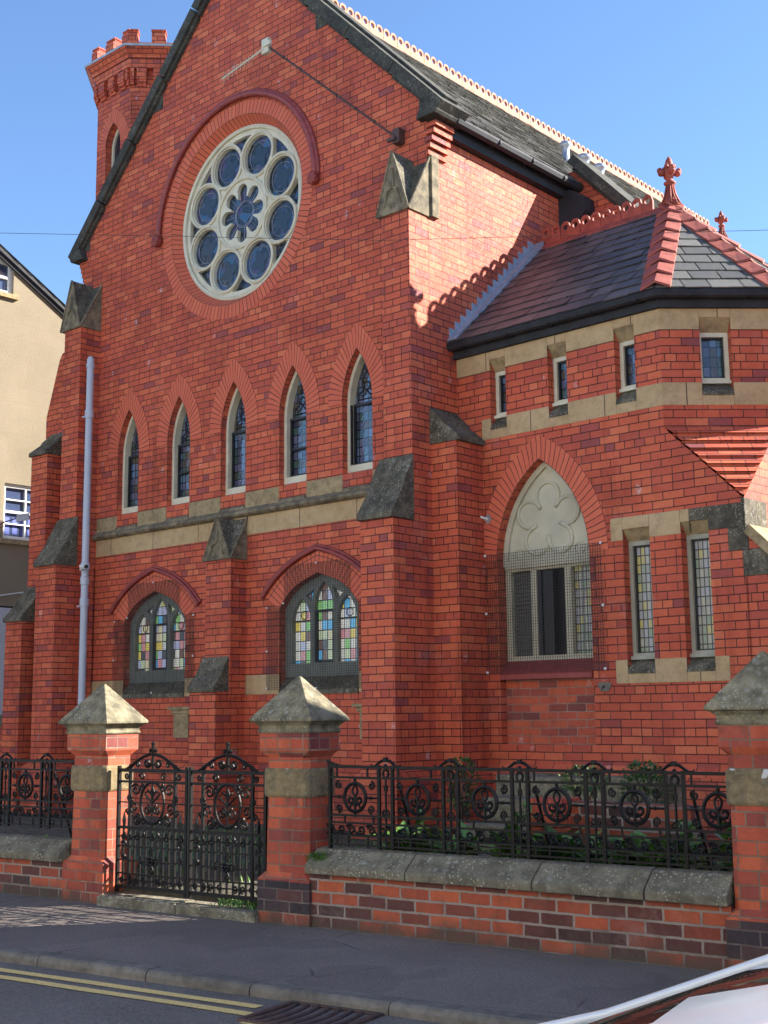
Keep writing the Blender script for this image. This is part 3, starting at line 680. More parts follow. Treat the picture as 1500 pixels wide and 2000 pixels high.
# outer left stages
mb = MB(); mb.box(W0, -16.33, -15.42, YF, YF+.9, 0, 6.0)
mb.prism(W0, [(-16.33, 6.0), (-15.42, 6.0), (-15.42, 7.05), (-15.95, 6.95), (-16.02, 6.86)], YF, YF+.9)
mb.box(W0, -16.17, -15.76, YP, YF+.1, 0, 5.32); mb.box(W0, -16.17, -15.76, YA, YP+.1, 0, 2.84); part(mb, 'outer_buttress', 'brick')
mb = MB(); weather(mb, W0, -16.17, -15.76, YP, YF, 5.32, 5.7); part(mb, 'buttress_weathering', 'stone_dark'); mb = MB(); weather(mb, W0, -16.17, -15.76, YA, YP, 2.84, 3.35); part(mb, 'buttress_weathering', 'stone_dark')
# ---------------- side wall and eaves
mb = MB(); mb.box(SX, YF+.34, 27, .0, .34, 0, 8.3); part(mb, 'side_wall', 'brick')
mb = MB(); mb.box(SX, YF+.36, 13.56, -.10, .02, 8.17, 8.34); part(mb, 'fascia', 'black')
mb = MB(); mb.tube([(XR+.2, YF+.30, 8.33), (XR+.2, 13.56, 8.33)], .06, 8)
for y in (11.7, 12.4, 13.1): mb.box(SX, y, y+.03, -.27, .0, 8.3, 8.345)
part(mb, 'gutter', 'black')
mb = MB(); mb.prism(W0, [(XR-.02,7.7),(XR+.2,7.72),(XR+.42,7.9),(XR+.40,8.1),(XR+.2,8.24),(XR-.02,8.26)], 13.33, 13.56); part(mb, 'valley_hopper', 'black')
EX, EZ, RZ = XR+.24, 8.37, 11.86
mb = MB(); slab_courses(mb, (EX, YF+.3, EZ), (EX, 30, EZ), (CX, YF+.3, RZ), (CX, 30, RZ), 26, .016, .3)
slab_courses(mb, (2*CX-EX, 30, EZ), (2*CX-EX, YF+.3, EZ), (CX, 30, RZ), (CX, YF+.3, RZ), 26, .016, .3); part(mb, 'nave_roof', 'slate_grey')
def cresting(mb, p0, p1, pitch, h, z_th=.02, base=.06, hr=.27):
    """pierced ridge tiles: one bump with a round hole every `pitch`"""
    p0, p1 = Vector(p0), Vector(p1); d = p1-p0; n = int(d.length/pitch); fr = Fr(p0.x, p0.y, math.degrees(math.atan2(d.y, d.x)), p0.z); dz = d.z/d.length
    for i in range(n):
        a = i*pitch; g_ = .004 if i % 2 == 0 else 0; z = a*dz; c = a+pitch/2; hh = h
        o_ = [(a+g_, z-base), (a+pitch-(.004 if i % 2 else 0), z-base), (a+pitch-(.004 if i % 2 else 0), z+hh*.52), (c+pitch*.36, z+hh*.86), (c+pitch*.14, z+hh), (c-pitch*.14, z+hh), (c-pitch*.36, z+hh*.86), (a+g_, z+hh*.52)]
        mb.wall(fr, o_, [circ(c, z+hh*.58, pitch*hr, 12)], -z_th, z_th)
def saddle(mb, p0, p1, drop, wid, lap=.45, th=.018):
    p0, p1 = Vector(p0), Vector(p1); d = p1-p0; n = max(1, round(d.length/lap)); s_ = Vector((d.y, -d.x, 0)).normalized()
    for i in range(n):
        a, b = p0+d*i/n, p0+d*(i+1)/n; k = .006*(i % 2)
        for sg in (-1, 1):
            e = s_*sg*wid+Vector((0,0,-drop)); up = Vector((0,0,th+k))
            q = [a+up, b+up, b+e+up, a+e+up]; mb.face(q if sg > 0 else q[::-1]); lo = [v-Vector((0,0,th)) for v in q]
            mb.face([q[3], q[2], lo[2], lo[3]]); mb.face([q[0], q[3], lo[3], lo[0]]); mb.face([q[2], q[1], lo[1], lo[2]])
mb = MB(); cresting(mb, (CX, YF+.4, RZ+.02), (CX, 24.5, RZ+.02), .165, .19); saddle(mb, (CX, YF+.4, RZ), (CX, 24.5, RZ), .13, .14, .43); part(mb, 'ridge_tiles', 'clay_pale')
# ---------------- raking gable copings
def rake(mb, fr, x0, z0, x1, z1, w0, w1, th, low=.0):
    dx, dz = x1-x0, z1-z0; L = math.hypot(dx, dz); nx, nz = -dz/L, dx/L
    if nz < 0: nx, nz = -nx, -nz
    q = [(x0, z0), (x1, z1), (x1+nx*th, z1+nz*th), (x0+nx*th, z0+nz*th)]
    if dx < 0: q = q[::-1]
    mb.prism(fr, q, w0, w1)
xe, ze = XR+.22, 8.36-.06; xw = 2*CX-xe; za = ze+(xe-CX)*sl
for s_ in (1, -1):
    mb = MB(); x0 = CX+s_*(xe-CX); N = 5
    for i in range(N):
        g0, g1 = i/N, (i+1)/N-.004
        rake(mb, W0, lerp(x0, CX, g0), lerp(ze, za, g0), lerp(x0, CX, g1), lerp(ze, za, g1), YF-.11, YF+.42, .15)
        rake(mb, W0, lerp(x0-s_*.02, CX, g0), lerp(ze-.0, za-.07, g0), lerp(x0, CX, g1), lerp(ze-.05, za-.07, g1), YF-.06, YF+.02, .06)
        rake(mb, W0, lerp(x0, CX, g0), lerp(ze+.2, za+.2, g0), lerp(x0, CX, g1), lerp(ze+.2, za+.2, g1), YF+.05, YF+.30, .05)
    # kneeler end and skew blocks let into the brickwork
    mb.prism(W0, [(x0-s_*.28, ze-.02), (x0, ze-.02), (x0+s_*.03, ze+.02), (x0+s_*.0, ze+.12), (x0-s_*.2, ze+.16)][::s_], YF-.12, YF+.42)
    for q in ((x0-s_*.32, 8.43), (x0-s_*2.02, 10.12)):
        zt = ze+(abs(x0-CX)-abs(q[0]-CX))*sl
        mb.prism(W0, [(q[0], q[1]), (q[0]+s_*.27, q[1]), (q[0]+s_*.27, q[1]-.0+.03), (q[0], q[1]+.27)][::s_], YF-.008, YF+.1)
    part(mb, 'gable_coping', 'coping')
# ---------------- shoulder gable behind the wing
mb = MB(); mb.prism(W0, [(-8.7, 0), (-6.3, 0), (-6.3, 6.15), (-8.55, 8.6), (-8.7, 8.6)], 13.56, 13.9); mb.box(Fr(-6.3,0,90), 13.9, 24, 0, .3, 0, 6.2); part(mb, 'shoulder_wall', 'brick')
mb = MB(); rake(mb, W0, -8.62, 8.69, -6.2, 6.05, 13.42, 13.98, .13); rake(mb, W0, -8.6, 8.6, -6.2, 5.99, 13.5, 13.6, .1); part(mb, 'shoulder_coping', 'coping')
mb = MB(); slab_courses(mb, (-6.1, 13.9, 5.9), (-6.1, 24, 5.9), (-8.45, 13.9, 8.35), (-8.45, 24, 8.35), 16, .016, .3); part(mb, 'shoulder_roof', 'slate_grey')
for (x, y, zb, zt, rr) in ((-10.0, 15.55, 9.5, 10.12, .062), (-10.0, 16.07, 9.5, 10.08, .08), (-10.0, 16.52, 9.5, 10.07, .075)):
    mb = MB(); mb.lathe((x, y, 0), [(rr, zb), (rr, zb+.3), (rr*1.25, zb+.3), (rr*1.25, zb+.34), (rr, zb+.34), (rr*.95, zt-.1), (rr*1.1, zt-.06), (rr*1.5, zt-.03), (rr*1.55, zt), (rr*1.2, zt+.035), (rr*.2, zt+.045)]); part(mb, 'roof_vent_pipe', 'metal', smooth=True)
# ---------------- tower
TK = .944; tower_c = Vector((-17.43*TK, 13.66*TK, 0)); ri = 1.16*TK
TZ = Fr(0,0).p; tz0 = len(church.children)
def octo(rin, n=8, off=22.5): return [(tower_c.x+rin/math.cos(R(22.5))*math.cos(R(off+45*i)), tower_c.y+rin/math.cos(R(22.5))*math.sin(R(off+45*i))) for i in range(n)]
mb = MB(); FT = Fr(tower_c.x, tower_c.y-ri, 0); fw = ri*math.tan(R(22.5))
for i in range(8):
    fr = Fr(tower_c.x+ri*math.sin(R(45*i)), tower_c.y-ri*math.cos(R(45*i)), 45*i)
    hl = [parch(0, .2, 9.6, 11.45, .42, 8)] if i in (0, 7) else []
    mb.wall(fr, [(-fw, 3), (fw, 3), (fw, 12.42), (-fw, 12.42)], hl, 0, .18, sides=False)
tw = part(mb, 'tower', 'brick')
mb = MB()
for i in (0, 7):
    fr = Fr(tower_c.x+ri*math.sin(R(45*i)), tower_c.y-ri*math.cos(R(45*i)), 45*i)
    mb.strip(fr, parch_curve(0, .2, 11.45, .42, 8), parch_curve(0, .2, 11.45, .42, 8, d=-.23), -.005, .02)
mb.build('window_arch', M['vouss'], tw)
mb = MB(); fr = FT; mb.wall(fr, parch(0, .21, 9.6, 11.45, .43, 8), [parch(0, .2, 9.65, 11.45, .42, 8, d=.05)], .12, .17); mb.build('window_frame', M['cream'], tw)
mb = MB(); fr = FT; mb.face([fr.p(a, .15, z) for a, z in parch(0, .19, 9.62, 11.45, .4, 8)]); mb.build('glass', M['glass_dark'], tw)
mb = MB()
def oring(z0, z1, r0, r1):
    mb.loft([[Vector((x, y, z0)) for x, y in octo(r0)], [Vector((x, y, z1)) for x, y in octo(r1)]])
oring(12.38, 12.74, ri-.02, ri-.02); oring(12.70, 12.88, ri+.08, ri+.08)
for i in range(8):
    fr = Fr(tower_c.x+ri*math.sin(R(45*i)), tower_c.y-ri*math.cos(R(45*i)), 45*i)
    for k in range(-1, 2):
        c = k*.27; mb.box(fr, c-.08, c+.08, -.08, .05, 12.5, 12.72); mb.box(fr, c-.075, c+.075, -.06, .05, 12.44, 12.5); mb.box(fr, c-.07, c+.07, -.03, .05, 12.39, 12.44)
    for s_ in (-1, 1):
        e = fw*s_; mb.box(fr, min(e, e-s_*.06), max(e, e-s_*.06), -.08, .05, 12.5, 12.72); mb.box(fr, min(e, e-s_*.06), max(e, e-s_*.06), -.05, .05, 12.41, 12.5)
oring(12.88, 12.92, ri+.1, ri+.11); oring(12.92, 13.04, ri+.11, ri+.21); oring(13.07, 13.16, ri+.12, ri+.12)
for i in range(8):
    fo = (ri+.12)*math.tan(R(22.5)); fr = Fr(tower_c.x+(ri+.12)*math.sin(R(45*i)), tower_c.y-(ri+.12)*math.cos(R(45*i)), 45*i)
    for a0, a1, e in ((-fo, -fo+.16, 1), (-.11, .11, 0), (fo-.16, fo, 1)):
        mb.box(fr, a0, a1, 0, .2, 13.16, 13.34); mb.box(fr, a0+.0, a1-.0, .03, .2, 13.34, 13.40)
        mb.box(fr, a0-.012, a1+.012, .015, .21, 13.395, 13.42)
mb.build('battlement', M['brick'], tw)
mb = MB()
mb.loft([[Vector((x, y, 13.04)) for x, y in octo(ri+.225)], [Vector((x, y, 13.075)) for x, y in octo(ri+.235)]]); mb.build('lead_gutter', M['lead'], tw)
for o_t in [tw]+list(tw.children):
    for v_ in o_t.data.vertices: v_.co.z = 1.5+(v_.co.z-1.5)*TK

# ================================================================== WING (in its own frame)
WF = Fr(XR, 11.08, -1.46); P = WF.p
U1, U2, CHF = 2.67, 3.48, .81; WD = 3.5
arch_o = parch(1.13, .60, 1.15, 3.12, 1.06, 12)
wl_h = [(.49,.71),(1.285,1.53),(2.13,2.37)]
holes = [arch_o]+[[(a, 4.62), (b, 4.62), (b, 5.41), (a, 5.41)] for a, b in wl_h]+[[(a, 1.88), (b, 1.88), (b, 3.3), (a, 3.3)] for a, b in ((2.14,2.45),(2.80,3.10))]
mb = MB(); mb.wall(WF, [(0,0),(U2,0),(U2,3.46),(U1,4.27),(U1,5.55),(0,5.55)], holes, 0, .3, back=False, sides=False)
FC = Fr(P(U1,0,0).x, P(U1,0,0).y, 45-1.46); fl = CHF*math.sqrt(2)
mb.wall(FC, [(0,4.25),(fl,4.25),(fl,5.55),(0,5.55)], [[(.405,4.62),(.725,4.62),(.725,5.41),(.405,5.41)]], 0, .25, back=False, sides=False)
FS = Fr(P(U2,0,0).x, P(U2,0,0).y, 90-1.46)
mb.wall(FS, [(0,0),(WD,0),(WD,3.46),(WD-CHF,4.27),(WD-CHF,5.55),(CHF,5.55),(CHF,4.27),(0,3.46)], [], 0, .3, back=False, sides=False)
FB = Fr(P(U2,CHF+1.88,0).x, P(U2,CHF+1.88,0).y, 135-1.46); mb.wall(FB, [(0,4.2),(fl,4.2),(fl,5.55),(0,5.55)], [], 0, .25, back=False, sides=False)
part(mb, 'wing_wall', 'brick')
mb = MB(); mb.box(WF, .05, U1-.1, .35, .4, .5, 5.5); part(mb, 'inner_wall', 'inside')
mb = MB(); mb.strip(WF, parch_curve(1.13, .60, 3.12, 1.06, 14), parch_curve(1.13, .60, 3.12, 1.06, 14, d=-.235), -.006, .02)
part(mb, 'window_arch', 'vouss')
# broach: tumbled courses over the square corner
mb = MB(); NB = 9; nrm = (P(1,-1,1)-P(0,0,0)).normalized()
for i in range(NB):
    s0, s1 = i/NB, (i+1)/NB
    f_ = lambda s_, lift: (P(U2-CHF*s_, 0, 3.46+.81*s_)+nrm*lift, P(U2, CHF*s_, 3.46+.81*s_)+nrm*lift)
    a, b = f_(s0, .035); c, d = f_(s1, .012); e, g_ = f_(s0, -.01)
    L = CHF*math.sqrt(2)
    uvq = lambda s_, v: [(-L*s_/2+.115*i, v), (L*s_/2+.115*i, v)]
    mb.face([a, b, d, c]) if i else mb.face([a, d, c])
    if i: mb.face([e, g_, b, a])
part(mb, 'broach', 'brick')
# bands
band_mat = 'stone'; zt, zb = 5.505, 5.285
def band(fr, x0, x1, z0, z1, gaps, pr=.006, zg=None):
    xs = [x0]
    for a, b in gaps: xs += [a, b]
    xs.append(x1)
    for k in range(0, len(xs), 2): m_ = MB(); m_.box(fr, xs[k], xs[k+1], -pr, .03, z0, z1); part(m_, 'stone_band', band_mat)
    if zg:
        for a, b in gaps: m_ = MB(); m_.box(fr, a, b, -pr, .03, zg[0], zg[1]); part(m_, 'stone_band', band_mat)
band(WF, .01, U1+.002, zb, zt, wl_h, zg=(5.41, zt)); band(FC, -.002, fl+.002, zb, zt, [(.405,.725)], zg=(5.41, zt)); band(FS, CHF, WD-CHF, zb, zt, [])
band(WF, .36, U1+.002, 4.5, 4.735, wl_h, zg=(4.5, 4.62)); band(FC, -.002, fl+.002, 4.5, 4.735, [(.405,.725)], zg=(4.5, 4.62)); band(FS, CHF, WD-CHF, 4.5, 4.735, [])
band(WF, 2.0, 2.9, 3.19, 3.425, [(2.14,2.45),(2.80,2.9)], zg=(3.3, 3.425))
band(WF, 2.0, 3.25, 1.755, 1.99, [(2.14,2.45),(2.80,3.10)], zg=(1.755, 1.88))
mb = MB(); band_mat = 'stone_dark'; band(WF, 2.9, U2+.004, 3.19, 3.425, [(2.9,3.10)], .008, zg=(3.3, 3.425)); mb.box(FS, -.008, .45, -.008, .03, 3.2, 3.46)
# stepped kneeler stones below
mb.box(WF, 3.3, U2+.03, -.008, .03, 2.97, 3.19); mb.box(WF, 3.44, 3.9, -.008, .03, 2.72, 2.97)
part(mb, 'blackened_stone', 'stone_dark')
def small_window(fr, a, b, z0, z1, gl, name, depth=.10, cw=.045, mat='cream'):
    mb = MB(); mb.wall(fr, [(a+.002, z0), (b-.002, z0), (b-.002, z1), (a+.002, z1)], [[(a+cw, z0+cw+.02), (b-cw, z0+cw+.02), (b-cw, z1-cw), (a+cw, z1-cw)]], depth, depth+.08)
    mb.box(fr, a+.002, b-.002, depth-.04, depth+.0, z0-.0, z0+.035)
    wn_ = part(mb, name, mat)
    mb = MB(); mb.face([fr.p(a+cw-.01, depth+.06, z0+cw), fr.p(b-cw+.01, depth+.06, z0+cw), fr.p(b-cw+.01, depth+.06, z1-cw+.01), fr.p(a+cw-.01, depth+.06, z1-cw+.01)]); mb.build('glass', M[gl], wn_)
    mb = MB()
    for q in ((a+cw, a+cw+.015), (b-cw-.015, b-cw)): mb.box(fr, q[0], q[1], depth+.03, depth+.055, z0+cw+.02, z1-cw)
    mb.box(fr, a+cw, b-cw, depth+.03, depth+.055, z0+cw+.02, z0+cw+.035); mb.box(fr, a+cw, b-cw, depth+.03, depth+.055, z1-cw-.015, z1-cw)
    mb.build('leading', M['dark'], wn_)
    # chamfered stone head and sloped sill
    mb = MB()
    mb.face([fr.p(a, .0, z1+.13), fr.p(b, .0, z1+.13), fr.p(b, depth, z1), fr.p(a, depth, z1)][::-1]); mb.build('stone_head', M['stone_plain'], wn_)
    mb = MB(); mb.face([fr.p(a, -.012, z0-.11), fr.p(b, -.012, z0-.11), fr.p(b, depth, z0+.0), fr.p(a, depth, z0+.0)]); mb.face([fr.p(a, -.012, z0-.14), fr.p(b, -.012, z0-.14), fr.p(b, -.012, z0-.11), fr.p(a, -.012, z0-.11)])
    mb.build('stone_sill', M['stone_dark'], wn_); return wn_
for i, (a, b) in enumerate(wl_h): small_window(WF, a, b, 4.74, 5.28, 'glass_dull', 'slit_window')
small_window(FC, .405, .725, 4.74, 5.28, 'glass_dull', 'slit_window')
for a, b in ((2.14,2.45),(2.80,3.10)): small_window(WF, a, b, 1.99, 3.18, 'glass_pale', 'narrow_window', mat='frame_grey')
# recessed brick apron + big arched window
mb = MB(); mb.box(WF, .53, 1.73, .10, .3, .3, 1.9); part(mb, 'infill_panel', 'brick_infill')
mb = MB(); pr = [(-.02, 1.83), (-.025, 1.88), (.125, 2.03), (.15, 2.03), (.15, 1.83)]
A = [P(.54, q, z) for q, z in pr]; C = [P(1.72, q, z) for q, z in pr]; mb.face(A[::-1]); mb.face(C)
for k in range(5): mb.face([A[k], C[k], C[(k+1)%5], A[(k+1)%5]][::-1])
part(mb, 'brick_sill', 'glazed')
D = .145
mb = MB(); mb.wall(WF, parch(1.13, .60, 2.0, 3.12, 1.06, 12), [[(.60, 2.08), (.87, 2.08), (.87, 3.0), (.60, 3.0)], [(.95, 2.08), (1.31, 2.08), (1.31, 3.0), (.95, 3.0)], [(1.39, 2.08), (1.66, 2.08), (1.66, 3.0), (1.39, 3.0)]], D, D+.08)
mb.wall(WF, parch(1.13, .60, 3.06, 3.12, 1.06, 12), [parch(1.13, .60, 3.06, 3.12, 1.06, 12, d=.06)], D-.035, D)
mb.box(WF, .54, 1.72, D-.03, D, 3.03, 3.075)
bigw = part(mb, 'arched_window', 'plaque')
mb = MB()
for k in range(5):
    a0 = R(90+72*k); cx_, cz_ = 1.13+.265*math.cos(a0), 3.53+.265*math.sin(a0)
    pts = [(1.13+.16*math.cos(a0-R(36)), 3.53+.16*math.sin(a0-R(36)))]+[(cx_+.148*math.cos(a0+R(q)), cz_+.148*math.sin(a0+R(q))) for q in range(-128, 129, 16)]+[(1.13+.16*math.cos(a0+R(36)), 3.53+.16*math.sin(a0+R(36)))]
    mb.tube([P(a, D-.004, z) for a, z in pts], .021, 6)
for a, z in ((.74, 3.19), (1.52, 3.19)): mb.tube([P(q, D-.002, y) for q, y in circ(a, z, .06, 20)], .01, 6, closed=True)
mb.build('foil_moulding', M['plaque'], bigw, smooth=True)
mb = MB(); mb.face([P(.58, D+.07, 2.05), P(.9, D+.07, 2.05), P(.9, D+.07, 3.02), P(.58, D+.07, 3.02)]); [mb.box(WF, .6, .87, D+.05, D+.068, 2.1+.045*k, 2.125+.045*k) for k in range(20)]; mb.build('louvred_panel', M['louvre'], bigw)
mb = MB(); mb.face([P(.93, D+.14, 2.05), P(1.33, D+.14, 2.05), P(1.33, D+.14, 3.02), P(.93, D+.14, 3.02)]); mb.box(WF, .955, 1.0, D-.0, D+.14, 2.09, 2.99); mb.box(WF, 1.0, 1.14, D+.03, D+.05, 2.09, 2.99); mb.tube([P(1.155, D+.0, 2.6), P(1.175, D-.02, 2.56), P(1.17, D-.01, 2.46)], .008, 5); mb.box(WF, 1.135, 1.15, D+.01, D+.06, 2.09, 2.99); mb.build('open_casement', M['dark'], bigw)
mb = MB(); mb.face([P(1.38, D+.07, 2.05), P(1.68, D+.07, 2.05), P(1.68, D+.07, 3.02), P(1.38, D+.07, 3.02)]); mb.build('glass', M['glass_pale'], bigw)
mb = MB(); step = .03; a = .38
while a <= 1.9: mb.box(WF, a, a+.0032, -.03, -.026, 1.9, lerp(3.2, 3.2, 0)); a += step
z = 1.9
while z <= 3.2: mb.box(WF, .38, 1.9, -.0255, -.0215, z, z+.0032); z += step
mb.cur = 1
for q in ((.385, 1.91), (1.895, 1.91), (.385, 3.19), (1.895, 3.19), (.385, 2.55), (1.895, 2.55)): mb.ball(P(q[0], -.035, q[1]), .016, n=8, m=5)
mb.build('wire_guard', [M['wire'], M['white']], bigw)
# eaves
def off_pts(d): # eave polyline, offset outwards
    k = d*math.tan(R(22.5)); return [(-.0, -d), (U1+k, -d), (U2+d, CHF-k), (U2+d, WD-CHF+k), (U1+k, WD+d), (0, WD+d)]
def eave(mb, d0, d1, z0, z1):
    A, Bq = off_pts(d0), off_pts(d1)
    for k in range(5):
        a, b, c, d = A[k], A[k+1], Bq[k+1], Bq[k]
        mb.face([P(*c, z0), P(*d, z0), P(*a, z0), P(*b, z0)]); mb.face([P(*d, z1), P(*c, z1), P(*b, z1), P(*a, z1)][::1])
        mb.face([P(*d, z0), P(*c, z0), P(*c, z1), P(*d, z1)]); mb.face([P(*b, z0), P(*a, z0), P(*a, z1), P(*b, z1)])
mb = MB(); eave(mb, -.05, .055, 5.503, 5.60); part(mb, 'fascia', 'black')
mb = MB(); ep = off_pts(.12); mb.tube([P(*q, 5.635) for q in ep[:4]], .055, 8)
for k in range(5): mb.box(WF, .3+k*.55, .325+k*.55, -.19, -.02, 5.58, 5.6)
for k in range(2): mb.box(FC, .25+k*.6, .275+k*.6, -.19, -.02, 5.58, 5.6)
part(mb, 'gutter', 'black')
ER = off_pts(.17); ze_, zr_ = 5.665, 7.36; AP = (1.88, WD/2)
mb = MB()
slab_courses(mb, P(*ER[0], ze_), P(*ER[1], ze_), P(0, WD/2, zr_), P(*AP, zr_), 12, .016, .29)
part(mb, 'wing_roof', 'slate')
mb = MB()
ap = P(*AP, zr_); l0, r0 = P(*ER[1], ze_), P(*ER[2], ze_)
slab_courses(mb, l0, r0, ap-WF.u*.001, ap+WF.u*.001, 11, .014, .3)
slab_courses(mb, P(*ER[2], ze_), P(*ER[3], ze_), ap, ap+WF.w*.001, 11, .014, .3)
slab_courses(mb, P(*ER[3], ze_), P(*ER[4], ze_), ap, ap+WF.w*.001, 11, .014, .3)
slab_courses(mb, P(*ER[4], ze_), P(*ER[5], ze_), ap, P(0, WD/2, zr_), 11, .014, .3)
part(mb, 'apse_roof', 'slate_grey')
# hip tiles
def hip(mb, e, t_, left, right, n=9, wd=.155):
    e, t_ = Vector(e), Vector(t_); d = t_-e
    for i in range(n):
        a = e+d*(i/n); b = e+d*((i+1)/n+.01); up0 = Vector((0,0,.08)); up1 = Vector((0,0,.034))
        for v, sg in ((left, -1), (right, 1)):
            v = Vector(v).normalized()*wd
            q = [a+up0, b+up1, b+v+up1*.6, a+v+up0*.6]; mb.face(q if sg > 0 else q[::-1])
            lo = [k-Vector((0,0,.026)) for k in q]; ff = [q[3], q[0], lo[0], lo[3]]; mb.face(ff if sg > 0 else ff[::-1]); ff = [q[2], q[3], lo[3], lo[2]]; mb.face(ff if sg > 0 else ff[::-1])
sp = 1.7/1.92
def plane_dir(deg, sgn, e, t_):
    """unit vector lying in the roof plane whose eave runs along `deg`, perpendicular to the hip"""
    u_ = Vector((math.cos(R(deg)), math.sin(R(deg)), 0)); w_ = Vector((-math.sin(R(deg)), math.cos(R(deg)), 0)); s_ = (w_+Vector((0,0,sp))).normalized()
    d = (Vector(t_)-Vector(e)).normalized(); n = u_.cross(s_); v = n.cross(d).normalized()
    return v if v.dot(u_)*sgn > 0 else -v
mb = MB()
for k, (dl, dr) in ((1, (0, 45)), (2, (45, 90)), (3, (90, 135))):
    e = P(*ER[k], ze_); hip(mb, e, ap, plane_dir(dl-1.46, -1, e, ap), plane_dir(dr-1.46, 1, e, ap), 8)
part(mb, 'hip_tiles', 'clay')
mb = MB(); r0_ = P(.02, WD/2, zr_); saddle(mb, r0_, ap, .12, .14, .33); cresting(mb, P(.02, WD/2, zr_+.03), P(AP[0]-.1, WD/2, zr_+.03), .148, .19, .016, .04, .25); part(mb, 'wing_ridge_tiles', 'clay')
def finial(c, k=1.0):
    mb = MB(); c = Vector(c)
    mb.lathe(c, [(.13*k, -.05*k), (.085*k, .02*k), (.06*k, .1*k), (.042*k, .2*k), (.04*k, .22*k), (.075*k, .235*k), (.075*k, .255*k), (.045*k, .265*k), (.045*k, .32*k), (.075*k, .37*k), (.07*k, .43*k), (.055*k, .47*k), (.05*k, .5*k), (.038*k, .55*k), (.008*k, .6*k)], 12)
    for i in range(4):
        a = R(45+90*i); p_ = c+Vector((.1*k*math.cos(a), .1*k*math.sin(a), .38*k)); mb.ball(p_, .05*k, .05*k, .045*k, 8, 6); mb.ball(p_+Vector((.02*k*math.cos(a), .02*k*math.sin(a), .03*k)), .038*k, n=8, m=5)
        a = R(90*i); mb.ball(c+Vector((.065*k*math.cos(a), .065*k*math.sin(a), .45*k)), .032*k, n=8, m=5)
    for i in range(12):
        a = R(30*i); mb.tube([c+Vector((.125*k*math.cos(a), .125*k*math.sin(a), -.04*k)), c+Vector((.07*k*math.cos(a), .07*k*math.sin(a), .09*k)), c+Vector((.045*k*math.cos(a), .045*k*math.sin(a), .21*k))], .011*k, 4)
    return mb
part(finial(P(AP[0]+.0, AP[1], zr_+.04), .95), 'finial', 'clay', smooth=True)
# stepped lead flashing up the nave wall
mb = MB(); n = 16
for i in range(n):
    t0 = i/n; y0 = lerp(10.98, 12.72, t0); z0 = lerp(5.72, 7.33, t0); y1 = y0+1.74/n+.02; z1 = z0+1.61/n
    mb.prism(Fr(XR, 0, 90), [(y0-.02, z0-.04), (y1, z1-.06), (y1, z1+.0), (y1-.05, z1+.04), (y0-.02, z0+.15)], -.012-.002*(i % 2), .01)
mb.prism(Fr(XR, 0, 90), [(10.93, 5.64), (12.78, 7.33), (12.78, 7.40), (10.93, 5.72)], -.12, .01)
part(mb, 'lead_flashing', 'lead')
# raking porch shoulder to the right of the wing corner
mb = MB(); mb.prism(WF, [(U2-.02, 0), (6.2, 0), (6.2, .6), (3.9, 2.75), (U2-.02, 3.15)], 0, .3); part(mb, 'porch_shoulder', 'brick')
mb = MB(); rake(mb, WF, U2+.01, 3.13, 5.2, 1.4, -.06, .36, .09); part(mb, 'porch_coping', 'stone_plain')
mb = MB(); plinth(mb, WF, 0, U2, 0, .95, .07, er=0); part(mb, 'plinth', 'brick')
# second roof behind with its ridge tiles and finial
Q0, Q1 = Vector((-7.62, 15.2, 8.05)), Vector((-6.35, 15.2, 6.75))
mb = MB(); mb.prism(W0, [(-8.0, 5), (-5.4, 5), (-5.4, 5.75), (Q0.x-.3, 8.3)], 15.2, 17.5); part(mb, 'rear_gable', 'brick')
mb = MB(); saddle(mb, Q0+Vector((-.3,0,.32)), Q1+Vector((.9,0,-.92)), .02, .16, .3); part(mb, 'rear_ridge_tiles', 'clay_pale')
part(finial((-7.38, 15.3, 7.85), .62), 'finial', 'clay', smooth=True)
# soil pipe
mb = MB(); px, py = -14.66, 10.22
mb.tube([(px, py, .4), (px, py, 6.42)], .05, 14)
for z in (6.42,): mb.lathe((px, py, 0), [(.06, z-.02), (.06, z+.03), (.05, z+.03), (.05, z+.1), (.03, z+.14), (.005, z+.15)], 14)
for z in (3.55, 3.35, 5.72, 3.05): mb.lathe((px, py, 0), [(.052, z-.06), (.062, z-.055), (.062, z+.05), (.052, z+.055)], 14)
for z in (5.7, 3.0): mb.box(W0, px-.16, px, py-.01, py+.01, z-.01, z+.01)
part(mb, 'soil_pipe', 'pvc', smooth=False)
# small fittings on the wall
c = thing('security_camera', (-14.52, 10.16, 3.52), 'small white security camera on a bracket beside the grey soil pipe', 'camera')
mb = MB(); mb.tube([(-14.66, 10.15, 3.5), (-14.55, 10.12, 3.52)], .02, 8); mb.tube([(-14.57, 10.1, 3.53), (-14.38, 10.04, 3.51)], [.035,.04], 10); mb.build('housing', M['white'], c)
mb = MB(); mb.tube([(-14.385, 10.042, 3.51), (-14.37, 10.037, 3.508)], .03, 10); mb.build('lens', M['dark'], c)
c = thing('wall_bracket', P(.42, -.02, 3.62), 'short white metal arm on a plate beside the big pointed arch', 'bracket')
mb = MB(); mb.tube([P(.42, 0, 3.6), P(.28, -.12, 3.66)], .012, 8); mb.ball(P(.28,-.12,3.66), .018, n=8, m=5); mb.build('arm', M['white'], c); mb = MB(); mb.face([P(.37,-.008,3.6), P(.42,-.008,3.54), P(.47,-.008,3.6), P(.42,-.008,3.67)]); mb.prism(WF, [(.37,3.6),(.42,3.54),(.47,3.6),(.42,3.67)], -.012, 0); mb.build('plate', M['metal'], c)
